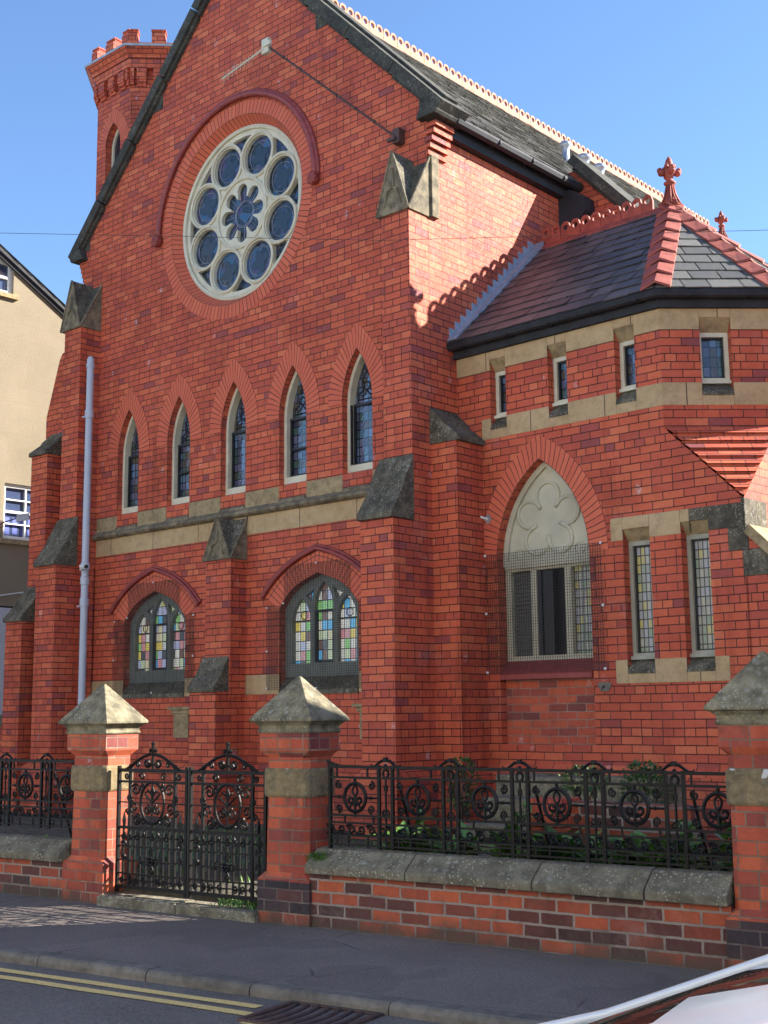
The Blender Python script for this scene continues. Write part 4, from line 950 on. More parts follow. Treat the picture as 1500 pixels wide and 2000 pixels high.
for (a, z, w_, fr, lab) in ((1.05, 1.07, .005, Fr(P(0,.10,0).x, P(0,.10,0).y, -1.46), 'grey cement patch with a hole in the brick panel under the arched window'), (1.86, 1.73, .008, WF, 'grey cement patch with a cable hole right of the recessed brick panel')):
    mb = MB(); pts = [(a+.075*math.cos(t_)*(1+.2*math.sin(3*t_)), z+.06*math.sin(t_)*(1+.25*math.cos(2*t_))) for t_ in [2*math.pi*i/14 for i in range(14)]]
    mb.prism(fr, pts, -w_, .01); q = mb.build('cement_patch', M['kerb']); tag(q, lab, 'wall patch')
    mb = MB(); mb.ball(fr.p(a-.01, -w_-.002, z), .014, n=8, m=4); mb.tube([fr.p(a-.01, -w_-.01, z), fr.p(a-.03, -w_-.02, z-.05)], .003, 4); mb.build('cable_stub', M['dark'], q)
# television aerial
c = thing('television_aerial', (-9.13, 10.5, 8.2), 'television aerial on a long slanting steel pole across the gable wall', 'aerial')
A_, B_ = Vector((-9.10, 10.5, 8.18)), Vector((-11.08, 10.3, 10.0))
mb = MB(); mb.tube([A_+Vector((0,.1,-.08)), A_, B_], .014, 8)
for k in range(1, 7): p_ = A_.lerp(B_, k/7); mb.tube([p_, p_+(B_-A_).normalized()*.03], .021, 8)
mb.build('pole', M['rust'], c); mb = MB(); mb.box(W0, -9.14, -9.04, 10.5, YF, 8.1, 8.28); mb.tube([A_+Vector((0,0,-.1)), A_+Vector((.02,.08,-.5))], .004, 4); mb.box(W0, -9.2, -9.08, 10.47, 10.5, 8.13, 8.17); mb.build('wall_plate', M['rust'], c)
mb = MB(); C_ = Vector((-11.62, 10.0, 9.62)); d_ = (C_-B_); mb.tube([B_, C_], .011, 6)
for k in range(11):
    p_ = B_.lerp(C_, .05+.09*k); h_ = .03+.005*k; mb.tube([p_-Vector((0,.0,h_)), p_+Vector((0,0,h_))], .003, 4); mb.tube([p_-Vector((0,h_,0)), p_+Vector((0,h_,0))], .003, 4)
mb.box(W0, -11.16, -11.04, 10.27, 10.33, 9.9, 10.1); mb.box(W0, -11.12, -10.98, 10.25, 10.28, 9.98, 10.03)
mb.build('yagi_array', M['cream'], c)
# overhead cable
cab = [(-16.0, -1.4, 5.65), (-8.6, 5.1, 5.3), (-6.3, 7.1, 5.19), (-4.03, 9.15, 5.25), (6, 18.0, 5.9)]
mb = MB(); mb.tube(cab, .0022, 5); tag(mb.build('overhead_cable', M['wire']), 'thin overhead cable crossing in front of the church from side to side', 'cable')

# ================================================================== BOUNDARY PILLARS
def pillar(s, dz, label):
    fr = Fr(BF.p(s, .195, 0).x, BF.p(s, .195, 0).y, 7.02); t = thing('gate_pillar', fr.p(0,0,0), label, 'gate pillar', 'brick gate pillars with pyramid stone caps')
    def sq(h, z, ch=.0):
        if ch == 0: q = [(-h,-h),(h,-h),(h,h),(-h,h)]; return [fr.p(a, b*.8, z) for a, b in q]
        q = [(-h+ch,-h),(h-ch,-h),(h,-h+ch),(h,h-ch),(h-ch,h),(-h+ch,h),(-h,h-ch),(-h,-h+ch)]; return [fr.p(a, b*.8, z) for a, b in q]
    mb = MB(); mb.loft([sq(.24, -.05, .004), sq(.24, .31, .004), sq(.2, .36, .03), sq(.2, .88+dz, .045)]); mb.loft([sq(.2, 1.09+dz, .045), sq(.2, 1.17+dz, .045), sq(.232, 1.215+dz, .004), sq(.232, 1.345+dz, .004)])
    mb.build('shaft', M['brick_pillar'], t)
    if dz:
        mb = MB(); mb.loft([sq(.2425, .085, .004), sq(.2425, .30, .004)]); mb.build('dark_base_courses', M['brick_blue'], t)
    mb = MB(); mb.loft([sq(.205, .88+dz, .03), sq(.215, .9+dz, .03), sq(.215, 1.07+dz, .03), sq(.205, 1.092+dz, .03)]); mb.build('stone_band', M['stone_band'], t, bevel=.006)
    mb = MB(); mb.loft([sq(.24, 1.345+dz), sq(.248, 1.36+dz), sq(.235, 1.375+dz), sq(.24, 1.40+dz), sq(.272, 1.425+dz), sq(.295, 1.432+dz), sq(.295, 1.452+dz), sq(.012, 1.762+dz*1.2)]); mb.build('pyramid_cap', M['stone_cap'], t, bevel=.005)
    return t
pillar(.27, 0, 'brick gate pillar left of the iron gate, its cap part sunlit')
pillar(2.38, .01, 'brick gate pillar between the iron gate and the long railing')
pillar(5.905, .06, 'brick gate pillar at the right end of the railing, beyond the low wall')

# ================================================================== BOUNDARY WALLS
def lowwall(s0, s1, zt, label):
    t = thing('garden_wall', BF.p((s0+s1)/2, .15, 0), label, 'wall')
    mb = MB(); mb.box(BF, s0, s1, .03, .33, -.08, zt); mb.build('brickwork', M['brick_old'], t)
    mb = MB(); a = s0; k = 0
    while a < s1-.01:
        L = min(.86+.12*math.sin(k*2.1), s1-a); j = .004*math.sin(k*3)
        pr = [(-.03+j, zt+.003), (-.035+j, zt+.055), (-.015+j, zt+.075), (.11, zt+.165), (.20, zt+.175), (.36, zt+.06), (.36, zt+.003)]
        A = [BF.p(a+.004, q, z) for q, z in pr]; C = [BF.p(a+L-.004, q, z) for q, z in pr]; mb.face(A[::-1]); mb.face(C)
        for i in range(7): mb.face([A[i], C[i], C[(i+1)%7], A[(i+1)%7]][::-1])
        a += L; k += 1
    mb.build('coping_stones', M['stone_coping'], t, bevel=.008); return t
lowwall(2.60, 5.69, .37, 'low wall of mottled purple and red brick under the long railing')
lowwall(-6.0, .04, .30, 'low brick wall with lichen stone coping left of the gate')
lowwall(6.12, 10.0, .39, 'low brick wall continuing beyond the right-hand pillar')
# step
mb = MB(); mb.box(BF, .5, 1.36, -.05, .42, -.02, .075); mb.box(BF, 1.366, 2.15, -.05, .42, -.02, .072); tag(mb.build('threshold_step', M['stone_coping'], bevel=.012), 'low stone threshold step under the iron gate', 'step')

# ================================================================== RAILINGS
MB.TS = 1.4
def sw(mb, c, r0, turns, a0, sg=1, th=.006, fr=BF, w=.14, n=None):
    """flat scroll in the railing plane"""
    n = n or int(14*turns); mb.tube([fr.p(c[0]+sg*(r0*(1-.8*i/n))*math.cos(a0+turns*2*math.pi*i/n), w, c[1]+(r0*(1-.8*i/n))*math.sin(a0+turns*2*math.pi*i/n)) for i in range(n+1)], th, 5)
def rail_panel(t, s0, z0=.0):
    """one oval panel plus the double post on its right, period .535"""
    w = .14; F = BF; mb = MB()
    c = (s0+.26, .90)
    ov = [F.p(c[0]+.092*math.cos(a), w, c[1]+.10*math.sin(a)) for a in [2*math.pi*i/28 for i in range(28)]]; mb.tube(ov, .0095, 6, closed=True)
    # fleur-de-lis
    mb.tube([F.p(c[0]+.022*math.cos(a), w, c[1]+.045+.035*math.sin(a)) for a in [2*math.pi*i/14 for i in range(14)]], .006, 5, closed=True)
    for sg in (-1, 1): sw(mb, (c[0]+sg*.035, c[1]-.015), .034, 1.15, R(150), sg, .0075, w=w); mb.tube([F.p(c[0], w, c[1]-.06), F.p(c[0]+sg*.03, w, c[1]-.05), F.p(c[0]+sg*.045, w, c[1]-.07)], .006, 5)
    mb.tube([F.p(c[0], w, c[1]-.10), F.p(c[0], w, c[1]+.01)], .007, 5)
    for z in (.785, 1.02): mb.tube([F.p(c[0], w, z-.02), F.p(c[0], w, z+.02)], .009, 5); mb.ball(F.p(c[0], w, z), .012, n=6, m=4)
    for sg in (-1, 1):
        mb.tube([F.p(c[0]+sg*.09, w, c[1]), F.p(c[0]+sg*.2, w, c[1])], .0055, 5); mb.ball(F.p(c[0]+sg*.135, w, c[1]), .013, n=6, m=4); mb.ball(F.p(c[0]+sg*.155, w, c[1]), .009, n=6, m=4)
    mb.build('oval_panel', M['iron'], t)
    mb = MB()
    for a in (s0+.47, s0+.585): mb.box(F, a-.011, a+.011, w-.011, w+.011, .55, 1.13)
    x = s0+.528
    mb.tube([F.p(x, w, .56), F.p(x, w, 1.04)], .006, 5); mb.tube([F.p(x+.024*math.cos(a), w, 1.07+.028*math.sin(a)) for a in [2*math.pi*i/14 for i in range(14)]], .007, 5, closed=True)
    for sg in (-1, 1):
        mb.tube([F.p(x+sg*.005, w, 1.165), F.p(x+sg*.035, w, 1.16), F.p(x+sg*.06, w, 1.143), F.p(x+sg*.09, w, 1.123), F.p(x+sg*.12, w, 1.124), F.p(x+sg*.128, w, 1.136)], [.007,.008,.007,.006,.005,.004], 6)
        sw(mb, (x+sg*.02, .80), .02, 1, R(90), sg, .005, w=w)
    mb.box(F, x-.014, x+.014, w-.012, w+.012, 1.155, 1.185); mb.ball(F.p(x, w, 1.125), .016, n=6, m=4)
    mb.tube([F.p(x, w, .95), F.p(x, w, .99)], .011, 6)
    mb.build('post', M['iron'], t)
    mb = MB()
    for k in range(6):
        cx_ = s0+.0+.045+k*.089; sw(mb, (cx_, .675), .034, 1.3, R(200) if k % 2 else R(20), 1 if k % 2 else -1, .0065, w=w)
        if k % 2 == 0: mb.tube([F.p(cx_-.04, w, .705), F.p(cx_, w, .71), F.p(cx_+.05, w, .645), F.p(cx_+.09, w, .64)], .0055, 5)
    mb.tube([F.p(s0, w, .643), F.p(s0+.535, w, .643)], .004, 4)
    mb.build('scroll_frieze', M['iron'], t)
    for q_, z_ in ((.115, .985), (.405, .985), (.115, .82), (.405, .82)):
        mb = MB(); sw(mb, (s0+q_, z_), .03, 1.3, R(90) if z_ > .9 else R(270), 1 if q_ < .2 else -1, .0055, w=w); mb.tube([F.p(s0+q_, w, z_-.03), F.p(s0+q_, w, z_+.03)], .004, 4); mb.build('corner_scroll', M['iron'], t)
    for a, z0_, z1_ in ((.1,1.045,1.115),(.37,1.045,1.115),(.1,.56,.63),(.37,.56,.63),(.2,.56,.63),(.17,.725,.77),(.42,.725,.77)):
        mb = MB(); a += s0; mb.box(F, a-.006, a+.006, w-.006, w+.006, z0_, z1_); mb.build('short_bar', M['iron'], t)
def railing(s0, s1, label):
    t = thing('iron_railing', BF.p((s0+s1)/2, .14, .5), label, 'railing'); w = .14
    for z, hh, d in ((1.115, .010, .016), (1.04, .008, .009), (.775, .008, .009), (.722, .007, .008), (.635, .007, .008), (.61, .004, .008), (.572, .006, .008)):
        mb = MB(); mb.box(BF, s0, s1, w-d, w+d, z-hh, z+hh); mb.build('rail', M['iron'], t)
    mb = MB(); mb.box(BF, s0, s0+.02, w-.012, w+.012, .5, 1.14); mb.prism(BF, [(s0-.02, 1.16), (s0+.0, 1.13), (s0+.05, 1.12), (s0+.09, 1.13)], w-.01, w+.01); mb.build('end_post', M['iron'], t)
    k = s0
    while k < s1-.2:
        rail_panel(t, k-.03); k += .535
    # stays
    mb = MB(); q = s0+.6
    while q < s1: mb.tube([BF.p(q, w+.02, 1.0), BF.p(q+.06, w+.22, .3)], .008, 5); q += 1.07
    mb.build('back_stay', M['iron'], t); return t
railing(2.70, 5.70, 'long black wrought-iron railing with oval fleur-de-lis panels on the low wall')
railing(-3.0, .06, 'black wrought-iron railing left of the gate, on the lower wall')
# ---------------- gate leaves
def gate(s0, s1, label, hinge):
    w = .13; F = BF; t = thing('iron_gate', F.p((s0+s1)/2, w, .1), label, 'gate', 'pair of iron gate leaves'); cx = (s0+s1)/2; W = s1-s0
    mb = MB()
    for a, h_ in ((s0, .017), (s1-.0, .017)): mb.box(F, a-h_*.7, a+h_*.7, w-.014, w+.014, .09, 1.09)
    for z, h_ in ((1.055, .014), (.965, .009), (.80, .005), (.60, .011), (.455, .006), (.345, .005), (.24, .006), (.135, .014)): mb.box(F, s0, s1, w-.008, w+.008, z-h_, z+h_)
    for a in (s0+.17*W, s1-.17*W): mb.box(F, a-.012, a+.012, w-.01, w+.01, .135, 1.055)
    mb.build('frame', M['iron'], t)
    for k in range(1, 12):
        mb = MB(); a = s0+W*k/12; mb.box(F, a-.007, a+.007, w-.007, w+.007, .135, .60); mb.build('bar', M['iron'], t)
    mb = MB()
    for a in (s0+.09*W, s1-.09*W): mb = MB(); mb.tube([F.p(a, w, .6), F.p(a, w, .66), F.p(a, w, .72)], [.008,.012,.004], 5); mb.build('spike', M['iron'], t)
    mb = MB()
    # arched crest
    n = 16; pts = []
    for i in range(n+1):
        q = i/n; a = lerp(s0, s1, q); a = lerp(s0+.1*W, s1-.1*W, q); pts.append(F.p(a, w, 1.06+.125*math.sin(math.pi/2*(1-abs(2*q-1)))**1.15))
    mb.tube(pts, .009, 6)
    mb.tube([F.p(cx, w, 1.06), F.p(cx, w, 1.26)], [.008,.011], 6)
    for q in (-1, 1):
        mb.ball(F.p(cx+q*.028, w, 1.215), .017, n=7, m=5); mb.ball(F.p(cx+q*.04, w, 1.185), .014, n=7, m=5); sw(mb, (cx+q*.06, 1.115), .038, 1.3, R(180), q, .008, w=w)
        sw(mb, (cx+q*.17, 1.10), .026, 1.2, R(0), q, .006, w=w); sw(mb, (cx+q*.25, 1.09), .02, 1.2, R(180), q, .006, w=w)
    mb.ball(F.p(cx, w, 1.268), .018, n=8, m=5)
    mb.build('crest', M['iron'], t)
    mb = MB()
    mb.tube([F.p(cx+.13*math.cos(a), w, .80+.165*math.sin(a)) for a in [2*math.pi*i/28 for i in range(28)]], .0085, 6, closed=True)
    mb.tube([F.p(cx, w, .61), F.p(cx, w, .96)], .0065, 5)
    for q in (-1, 1):
        mb.tube([F.p(cx, w, .80), F.p(cx+q*.05, w, .84), F.p(cx+q*.085, w, .87), F.p(cx+q*.05, w, .90), F.p(cx, w, .86)], .0065, 5)
        mb.tube([F.p(cx, w, .93), F.p(cx+q*.02, w, .88), F.p(cx, w, .83)], .006, 5)
        sw(mb, (cx+q*.055, .745), .042, 1.4, R(100), q, .0065, w=w); sw(mb, (cx+q*.17, .665), .048, 1.6, R(90), q, .0075, w=w)
        sw(mb, (cx+q*.20, .76), .045, 1.3, R(270), q, .0065, w=w); sw(mb, (cx+q*.185, .90), .05, 1.4, R(30), q, .0065, w=w)
        sw(mb, (cx+q*.25, .84), .036, 1.3, R(210), q, .006, w=w); sw(mb, (cx+q*.12, 1.005), .034, 1.2, R(0), q, .006, w=w)
        sw(mb, (cx+q*.31, .47), .03, 1.3, R(0), q, .006, w=w); sw(mb, (cx+q*.31, .37), .03, 1.3, R(180), q, .006, w=w)
    for k in range(9):
        a_ = s0+W*(k+.75)/9.5; sw(mb, (a_, .53), .03, 1.3, R(90), 1 if k % 2 else -1, .006, w=w)
        if k not in (4,): sw(mb, (a_, .19), .028, 1.3, R(270), 1 if k % 2 else -1, .0055, w=w)
    mb.tube([F.p(s0, w, .53), F.p(s1, w, .53)], .004, 4); mb.tube([F.p(s0, w, .19), F.p(s1, w, .19)], .004, 4)
    for q in (-1, 1):
        sw(mb, (cx+q*.12, .92), .03, 1.3, R(90), q, .006, w=w); sw(mb, (cx+q*.1, .655), .032, 1.3, R(0), q, .006, w=w); sw(mb, (cx+q*.27, .72), .03, 1.2, R(0), q, .006, w=w); sw(mb, (cx+q*.29, 1.01), .028, 1.2, R(180), q, .006, w=w)
    mb.build('scrollwork', M['iron'], t)
    mb = MB()
    for k in range(8):
        a = R(45*k); mb.ball(F.p(cx+.03*math.cos(a), w-.008, .345+.03*math.sin(a)), .013, n=6, m=4)
    mb.ball(F.p(cx, w-.012, .345), .014, n=6, m=4)
    for q in (-1, 1):
        mb.tube([F.p(cx+q*(.055+.028*math.cos(a)), w, .345+.025*math.sin(a)) for a in [2*math.pi*i/10 for i in range(10)]], .005, 4, closed=True)
        mb.tube([F.p(cx+.018*math.cos(a), w, .345+q*(.07+.03*math.sin(a))) for a in [2*math.pi*i/10 for i in range(10)]], .005, 4, closed=True)
        sw(mb, (cx+q*.12, .345), .028, 1.1, R(90), q, .005, w=w)
    mb.build('rosette', M['iron'], t)
    return t
gate(.545, 1.305, 'left leaf of the black wrought-iron gate with scroll crest', 0)
gate(1.345, 2.11, 'right leaf of the black wrought-iron gate, its edges glinting', 1)

MB.TS = 1.0
# ================================================================== PLANTS
def leaf(mb, base, d, L, wd, droop=.3):
    d = Vector(d).normalized(); s_ = d.cross(Vector((0,0,1)));
    if s_.length < .1: s_ = Vector((1,0,0))
    s_.normalize(); b = Vector(base); m = b+d*L*.5+Vector((0,0,-droop*L*.12)); e = b+d*L+Vector((0,0,-droop*L*.6)); k = Vector((0,0,wd*.25))
    i = len(mb.v); mb.v += [b, m+s_*wd+k, e, m-s_*wd+k, m]
    mb.f += [(i, i+4, i+1), (i+1, i+4, i+2), (i, i+3, i+4), (i+3, i+2, i+4)]; mb.mi += [mb.cur]*4
rnd = random.Random(5)
def leafy(x, y, z, h, n, L, label, up=.8, mat='leaf'):
    mb = MB()
    for i in range(n):
        a = rnd.uniform(0, 6.28); el = rnd.uniform(.15, 1)*up; q = rnd.uniform(0, 1)
        b = Vector((x+rnd.uniform(-.09,.09), y+rnd.uniform(-.09,.09), z+h*q*.75))
        leaf(mb, b, (math.cos(a)*(1-el*.5), math.sin(a)*(1-el*.5), el), L*rnd.uniform(.7, 1.2), L*.2)
    o = mb.build('leafy_plant', M[mat]); return tag(o, label, 'plant', 'leafy plants behind the railing')
for i in range(24):
    s_ = 2.85+i*.12; p_ = BF.p(s_+rnd.uniform(-.04,.04), .48+rnd.uniform(0,.5), .15)
    tall = i in (3, 8, 20, 22)
    leafy(p_.x, p_.y, .2, .75 if tall else .5, 80 if tall else 70, .16 if tall else .22, 'broad-leaved green plant growing in the bed just behind the long railing')
for i in range(3):
    p_ = BF.p(.35-1.3*i*.6-.6, .55, .15); o = leafy(p_.x, p_.y, .14, .3, 40, .16, 'broad-leaved green plant growing behind the left-hand railing'); o['group'] = 'leafy plants behind the left railing'
o = leafy(-7.75, 7.55, .14, 1.0, 190, .15, 'bushy green plant rising behind the left gate leaf'); del o['group']
def shrub(x, y, z, rx, rz, n, label):
    t = thing('shrub', (x, y, z-rz), label, 'shrub'); mb = MB()
    for i in range(n):
        v = Vector((rnd.gauss(0,1), rnd.gauss(0,1), rnd.gauss(0,1))).normalized()*rnd.uniform(.35, 1)**.5
        if math.sin(v.x*7+v.z*5)*math.cos(v.y*6) < -.35: continue
        leaf(mb, (x+v.x*rx, y+v.y*rx, z+v.z*rz), (v.x+rnd.uniform(-.6,.6), v.y+rnd.uniform(-.6,.6), v.z+rnd.uniform(-.2,.8)), .045, .013)
    mb.build('foliage', M['leaf_dark'], t)
    mb = MB()
    for k in range(6):
        a = k*1.05; mb.tube([(x, y, z-rz-.15), (x+.3*rx*math.cos(a), y+.3*rx*math.sin(a), z-.1), (x+.7*rx*math.cos(a), y+.7*rx*math.sin(a), z+.4*rz)], [.012,.008,.004], 5)
    mb.build('stems', M['rust'], t)
shrub(-4.85, 8.3, .86, .2, .26, 1500, 'dark green shrub behind the railing near the right-hand pillar')
shrub(-5.5, 8.5, .96, .2, .1, 700, 'low flowering bush on the garden wall behind the railing')
shrub(-7.35, 9.3, .84, .18, .24, 900, 'small leafy bush beside the corner buttress behind the railing')
# grass
mb = MB()
for i in range(9000):
    q = rnd.random()
    if q < .06: s_ = rnd.uniform(.75, 1.3); w_ = rnd.uniform(.3, .5); z = .1; h_ = .05
    elif q < .085: s_ = rnd.uniform(1.7, 2.12); w_ = rnd.uniform(.0, .3); z = .07; h_ = .08
    elif q < .11: s_ = rnd.uniform(2.6, 2.75); w_ = rnd.uniform(.0, .15); z = .45; h_ = .1
    else:
        s_ = rnd.uniform(-2.5, 5.6); w_ = rnd.uniform(.4, 4.0); z = .13; h_ = .15
        if .75 < s_-w_*.12 < 2.0 and rnd.random() < .75: continue
    b = BF.p(s_, w_, z); a = rnd.uniform(0, 6.28); leaf(mb, b, (math.cos(a)*.5, math.sin(a)*.5, 1), h_*rnd.uniform(.6, 1.4), .006, .5)
o = mb.build('grass', M['grass']); o['kind'] = 'stuff'
# rubble steps and brick pier in the garden
t = thing('stone_steps', (-6.3, 8.8, .1), 'pale lichen-covered stone steps in the garden behind the railing', 'steps')
for k, (x0, x1, y0, z0, z1) in enumerate(((-7.0,-5.35,9.35,.1,.93),(-6.9,-5.5,9.0,.1,.74),(-6.8,-5.7,8.6,.1,.55),(-6.7,-5.9,8.2,.1,.34))):
    mb = MB(); x = x0; j = 0
    while x < x1-.05:
        L = .38+.1*math.sin(j*2+k); L = min(L, x1-x); mb.box(W0, x, x+L-.012, y0+.02*math.sin(j*3+k), y0+.5, z0, z1+.012*math.sin(j*5+k)); x += L; j += 1
    mb.build('step', M['stone_cap'], t, bevel=.015)
t = thing('garden_pier', (-5.35, 7.9, .1), 'low square brick garden pier with a brick wall running back from it', 'brick pier')
mb = MB(); mb.box(W0, -5.55, -5.27, 7.8, 8.08, .1, .86); mb.build('pier', M['brick'], t, bevel=.004); mb = MB(); mb.box(W0, -5.27, -4.3, 7.95, 8.1, .1, .84); mb.build('return_wall', M['brick_old'], t)
# litter: leaf on the kerb
mb = MB(); leaf(mb, KF.p(2.62,-.16,-.05), (1,.3,.1), .05, .012); mb.face([KF.p(2.62,-.18,-.056), KF.p(2.66,-.18,-.056), KF.p(2.66,-.16,-.054), KF.p(2.62,-.16,-.054)]); tag(mb.build('fallen_leaf', M['clay_pale']), 'dry brown leaf lying against the kerb above the drain', 'leaf')

# ================================================================== LEFT HOUSE
HX = Fr(-20, 0, 90)     # gable end faces +x ; a = world Y
house = thing('rendered_house', (-24, 9.5, 0), 'sunlit cream rendered house with a white painted ground floor, left of the church', 'house')
ht = lambda y: 9.95+(11.89-y)*.575
ya, yb = 7.6, 15.6
hol = [[(11.35,9.22),(12.2,9.22),(12.2,9.86),(12.0,9.95),(11.77,9.98),(11.5,9.95),(11.35,9.86)], [(12.17,4.66),(13.15,4.66),(13.15,5.68),(12.17,5.68)]]
mb = MB(); mb.wall(HX, [(4.0, 3.45), (yb, 3.45), (yb, ht(yb)), (ya, ht(ya)), (4.0, ht(ya)-3.6*.575)], hol, 0, .3); mb.build('wall', M['render'], house)
mb = MB(); mb.wall(HX, [(4.0, 0), (yb, 0), (yb, 3.42), (4.0, 3.42)], [[(12.42, 1.3), (12.95, 1.3), (12.95, 3.05), (12.42, 3.05)]], -.01, .3); mb.build('ground_floor_wall', M['white_wall'], house)
mb = MB(); mb.box(W0, -28, -20.3, 4.0, yb, 0, 6.2); mb.build('house_body', M['render'], house)
mb = MB()
rake(mb, HX, ya, ht(ya)+.0, yb+.2, ht(yb+.2)+.0, -.09, .5, .07); rake(mb, HX, ya, ht(ya)-.08, yb+.2, ht(yb+.2)-.08, -.05, .02, .07)
o = mb.build('verge', M['black'], house)
mb = MB(); zz = Vector((0,0,.09)); 
slab_courses(mb, Vector((-28,yb+.2,ht(yb+.2)))+zz, Vector((-20.0+.1,yb+.2,ht(yb+.2)))+zz, Vector((-28,ya,ht(ya)))+zz, Vector((-20.0+.1,ya,ht(ya)))+zz, 30, .02, .3); mb.build('roof', M['slate_grey'], house)
def sash(a0, a1, z0, z1, cols, rows, arch=False, blind=False):
    mb = MB(); mb.wall(HX, [(a0,z0),(a1,z0),(a1,z1),(a0,z1)], [[(a0+.06,z0+.07),(a1-.06,z0+.07),(a1-.06,z1-.06),(a0+.06,z1-.06)]], .06, .14)
    for k in range(1, cols): x = lerp(a0+.06, a1-.06, k/cols); mb.box(HX, x-.012, x+.012, .07, .12, z0+.07, z1-.06)
    for k in range(1, rows): z = lerp(z0+.07, z1-.06, k/rows); h_ = .022 if k*2 == rows else .011; mb.box(HX, a0+.06, a1-.06, .068, .122, z-h_, z+h_)
    wn_ = mb.build('window', M['white'], house)
    mb = MB(); mb.face([HX.p(a0, .125, z0), HX.p(a1, .125, z0), HX.p(a1, .125, z1), HX.p(a0, .125, z1)]); mb.build('pane', M['glass_house'], wn_)
    if blind:
        mb = MB()
        for k in range(5): mb.box(HX, a0+.1+k*.16, a0+.2+k*.16, .1225, .1235, z0+.1+.02*(k%2), z0+.42); 
        mb.build('blind', M['curtain'], wn_)
    mb = MB(); mb.box(HX, a0-.08, a1+.08, -.07, .1, z0-.09, z0-.003); mb.build('sill', M['stone_plain'], wn_)
sash(11.35, 12.2, 9.22, 9.86, 3, 2); sash(12.17, 13.15, 4.66, 5.68, 2, 4, blind=True); sash(12.42, 12.95, 1.3, 3.05, 1, 2)
mb = MB(); mb.prism(HX, [(11.35,9.86),(12.2,9.86),(12.0,9.95),(11.77,9.98),(11.5,9.95)], .06, .14); mb.build('window_head', M['white'], house)
t = thing('floodlight', (-19.8, 12.15, 4.9), 'small floodlight on an arm beside the blue-curtained window of the cream house', 'lamp')
mb = MB(); mb.tube([(-20, 12.12, 4.93), (-19.6, 12.3, 5.03)], .012, 6); mb.box(HX, 12.08, 12.16, -.03, 0, 4.86, 4.98); mb.build('arm', M['rust'], t)
mb = MB(); mb.prism(Fr(-19.62,12.3,60), [(-.1,-.0+4.93),(.12,4.97),(.14,5.1),(-.08,5.06)], -.03, .03); mb.build('lamp_head', M['metal'], t)
mb = MB(); mb.tube([(-19.94, 4.0, 3.35), (-19.94, 12.1, 3.62), (-19.94, 12.3, 3.66), (-19.94, 13.4, 3.85)], .012, 5); tag(mb.build('house_cable', M['white']), 'pale cable strung along the front of the cream house', 'cable')
# low stone garden wall left
mb = MB(); mb.box(W0, -20, -16.4, 10.4, 10.75, 0, 1.35); mb.cur = 1; mb.box(W0, -20, -16.4, 10.35, 10.8, 1.35, 1.52); tag(mb.build('side_wall', [M['brick'], M['stone_dark']]), 'low brick wall with a mossy stone top between the church and the cream house', 'wall')
# ================================================================== NEIGHBOUR on the right (out of frame, shades the street)
nb = thing('terraced_house', (6, 11.7, 0), 'brick terraced house standing to the right of the church', 'house')
mb = MB(); mb.box(W0, -1.2, 16, 9.4, 14, 0, 5.8); mb.prism(Fr(-1.2,0,90), [(9.4,5.8),(14,5.8),(11.7,7.2)], -0.0, .3); mb.build('wall', M['brick'], nb)
mb = MB(); slab_courses(mb, (-1.3,9.2,5.75), (16,9.2,5.75), (-1.3,11.7,7.3), (16,11.7,7.3), 14, w=.3); slab_courses(mb, (16,14.1,5.75), (-1.3,14.1,5.75), (16,11.7,7.3), (-1.3,11.7,7.3), 14, w=.3); mb.build('roof', M['slate'], nb)
for x in (0.2, 3.4, 6.6, 9.8):
    for z in (1.0, 3.7):
        mb = MB(); mb.box(W0, x, x+1.1, 9.34, 9.39, z, z+1.6); wn_ = mb.build('window', M['white'], nb)
        mb = MB(); mb.box(W0, x+.08, x+.51, 9.33, 9.338, z+.08, z+1.52); mb.box(W0, x+.59, x+1.02, 9.33, 9.338, z+.08, z+1.52); mb.build('pane', M['glass_dark'], wn_)

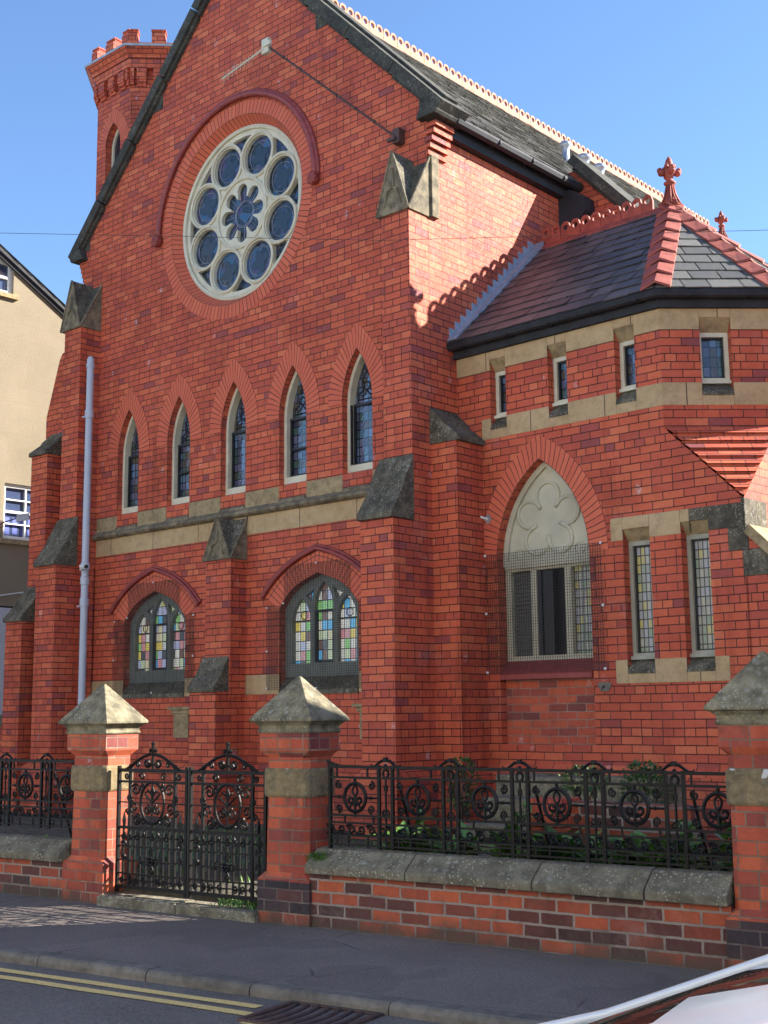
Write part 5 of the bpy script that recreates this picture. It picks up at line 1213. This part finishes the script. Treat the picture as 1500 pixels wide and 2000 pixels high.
# ================================================================== OPPOSITE TERRACE (unseen behind the camera; made tall and white to throw sunlight on the church)
OF = Fr(KF.p(-16,-12.6,0).x, KF.p(-16,-12.6,0).y, 9.3)
cols = ['white', 'white', 'cream', 'white', 'white', 'cream', 'white']
labs = ['white painted house at the west end of the terrace facing the church', 'white painted house second from the west end of the terrace', 'cream painted house third from the west end of the terrace', 'white painted house in the middle of the terrace facing the church', 'white painted house next after the middle of the terrace', 'cream painted house second from the east end of the terrace', 'white painted house at the east end of the terrace']
for i in range(7):
    a0 = i*5.6; t = thing('terraced_house', OF.p(a0+2.8, -3.5, 0), labs[i], 'house', 'terraced houses across the street')
    mb = MB(); mb.box(OF, a0, a0+5.59, -7, 0, 0, 8.8+.15*(i%3)); mb.build('wall', M[cols[i]], t)
    mb = MB(); zt_ = 8.8+.15*(i%3); A_ = [OF.p(a0-.0, q, z) for q, z in ((.25, zt_), (.25, zt_+.08), (-3.5, zt_+2.5), (-7.25, zt_+.08), (-7.25, zt_))]; C_ = [OF.p(a0+5.59, q, z) for q, z in ((.25, zt_), (.25, zt_+.08), (-3.5, zt_+2.5), (-7.25, zt_+.08), (-7.25, zt_))]
    mb.face(A_); mb.face(C_[::-1])
    for k in range(5): mb.face([A_[k], A_[(k+1)%5], C_[(k+1)%5], C_[k]])
    mb.build('roof', M['slate_grey'], t)
    for (x, z, w_, h_) in ((.8,.9,1.3,1.5),(.8,3.7,1.2,1.4),(3.4,3.7,1.2,1.4),(.8,6.3,1.1,1.2),(3.4,6.3,1.1,1.2)):
        mb = MB(); mb.box(OF, a0+x, a0+x+w_, .0, .05, z, z+h_); wn_ = mb.build('window', M['white'], t)
        mb = MB(); mb.box(OF, a0+x+.08, a0+x+w_/2-.03, .045, .056, z+.08, z+h_-.08); mb.box(OF, a0+x+w_/2+.03, a0+x+w_-.08, .045, .056, z+.08, z+h_-.08); mb.build('pane', M['glass_dark'], wn_)
    mb = MB(); mb.box(OF, a0+3.6, a0+4.5, .0, .05, .05, 2.15); mb.build('door', M['curtain'] if i % 2 else M['black'], t)
# ================================================================== CAR
CF = Fr(-1.25, 2.0, -2)     # a = rearwards, w = away from the camera
car = thing('parked_car', CF.p(.9, -.1, 0), 'parked car with a glossy dark windscreen edged in white, at the lower right', 'car')
carw = plain('car_paint', (.6,.64,.7), .22, var=.02, spec=.6); carw.node_tree.nodes['Principled BSDF'].inputs['Coat Weight'].default_value = 1
carg = plain('car_glass', (.012,.012,.012), .03, spec=1.0); carg.node_tree.nodes['Principled BSDF'].inputs['IOR'].default_value = 2.0
CW = -.12
def cz(a):
    K = [(-1.15,.55),(-.9,.68),(-.5,.81),(0,.97),(.34,1.11),(.7,1.21),(1.1,1.27),(1.6,1.29),(2.2,1.25),(2.7,1.05),(2.95,.8)]
    for (a0,z0),(a1,z1) in zip(K, K[1:]):
        if a <= a1: t_ = (a-a0)/(a1-a0); return lerp(z0, z1, t_)
    return .8
def sec(a):
    hw = .84-.25*max(0, (-a-.7))**1.5-.12*max(0, a-2.4); zt = cz(a); q = []
    for i in range(-8, 9):
        x = i/8; q.append((x*hw*.93, zt-.34*(abs(x)**2.2)*(zt-.35)))
    q = [(-hw*.97, .22), (-hw, .5*(zt*.62+.22))]+q+[(hw, .5*(zt*.62+.22)), (hw*.97, .22)]
    return [CF.p(a, CW+x, z) for x, z in q]
ak = [-1.15,-1.08,-.9,-.5,-.25,0,.17,.34,.52,.7,.9,1.1,1.6,2.2,2.7,2.95]
mb = MB(); S_ = [sec(a) for a in ak]; n_ = len(S_[0])
for k in range(len(S_)-1):
    for i in range(n_-1):
        glassy = (9 if ak[k] >= .7 else 8 if ak[k] >= .34 else 7) <= i <= 17 and -.5 <= ak[k] < 1.6; mb.cur = 1 if glassy else 0
        mb.face([S_[k][i], S_[k][i+1], S_[k+1][i+1], S_[k+1][i]])
mb.cur = 0; mb.face(S_[0][::-1]); mb.face(S_[-1])
body = mb.build('body', [carw, carg], car, smooth=True)
mb = MB(); mb.tube([CF.p(a, CW+.0+.10, cz(a)+.004) for a in (-.8,-.5,-.25,0,.17,.34,.52,.7,.9,1.1,1.6)], .009, 8); mb.build('windscreen_trim', carw, car, smooth=True)
for a in (-.55, 2.05):
    for sg in (-1, 1):
        c0 = CF.p(a, CW+sg*.80, .25); ax = CF.w*.1
        mb = MB(); mb.tube([c0-ax, c0+ax], .31, 24); wh = mb.build('wheel', M['dark'], car); mb = MB(); mb.tube([c0+CF.w*sg*.09, c0+CF.w*sg*.105], .2, 20); mb.build('rim', M['metal'], wh)
for sg in (-1, 1):
    mb = MB(); mb.ball(CF.p(-.93, CW+sg*.55, .6), .1, .13, .06); mb.build('headlight', M['white'], car, smooth=True)
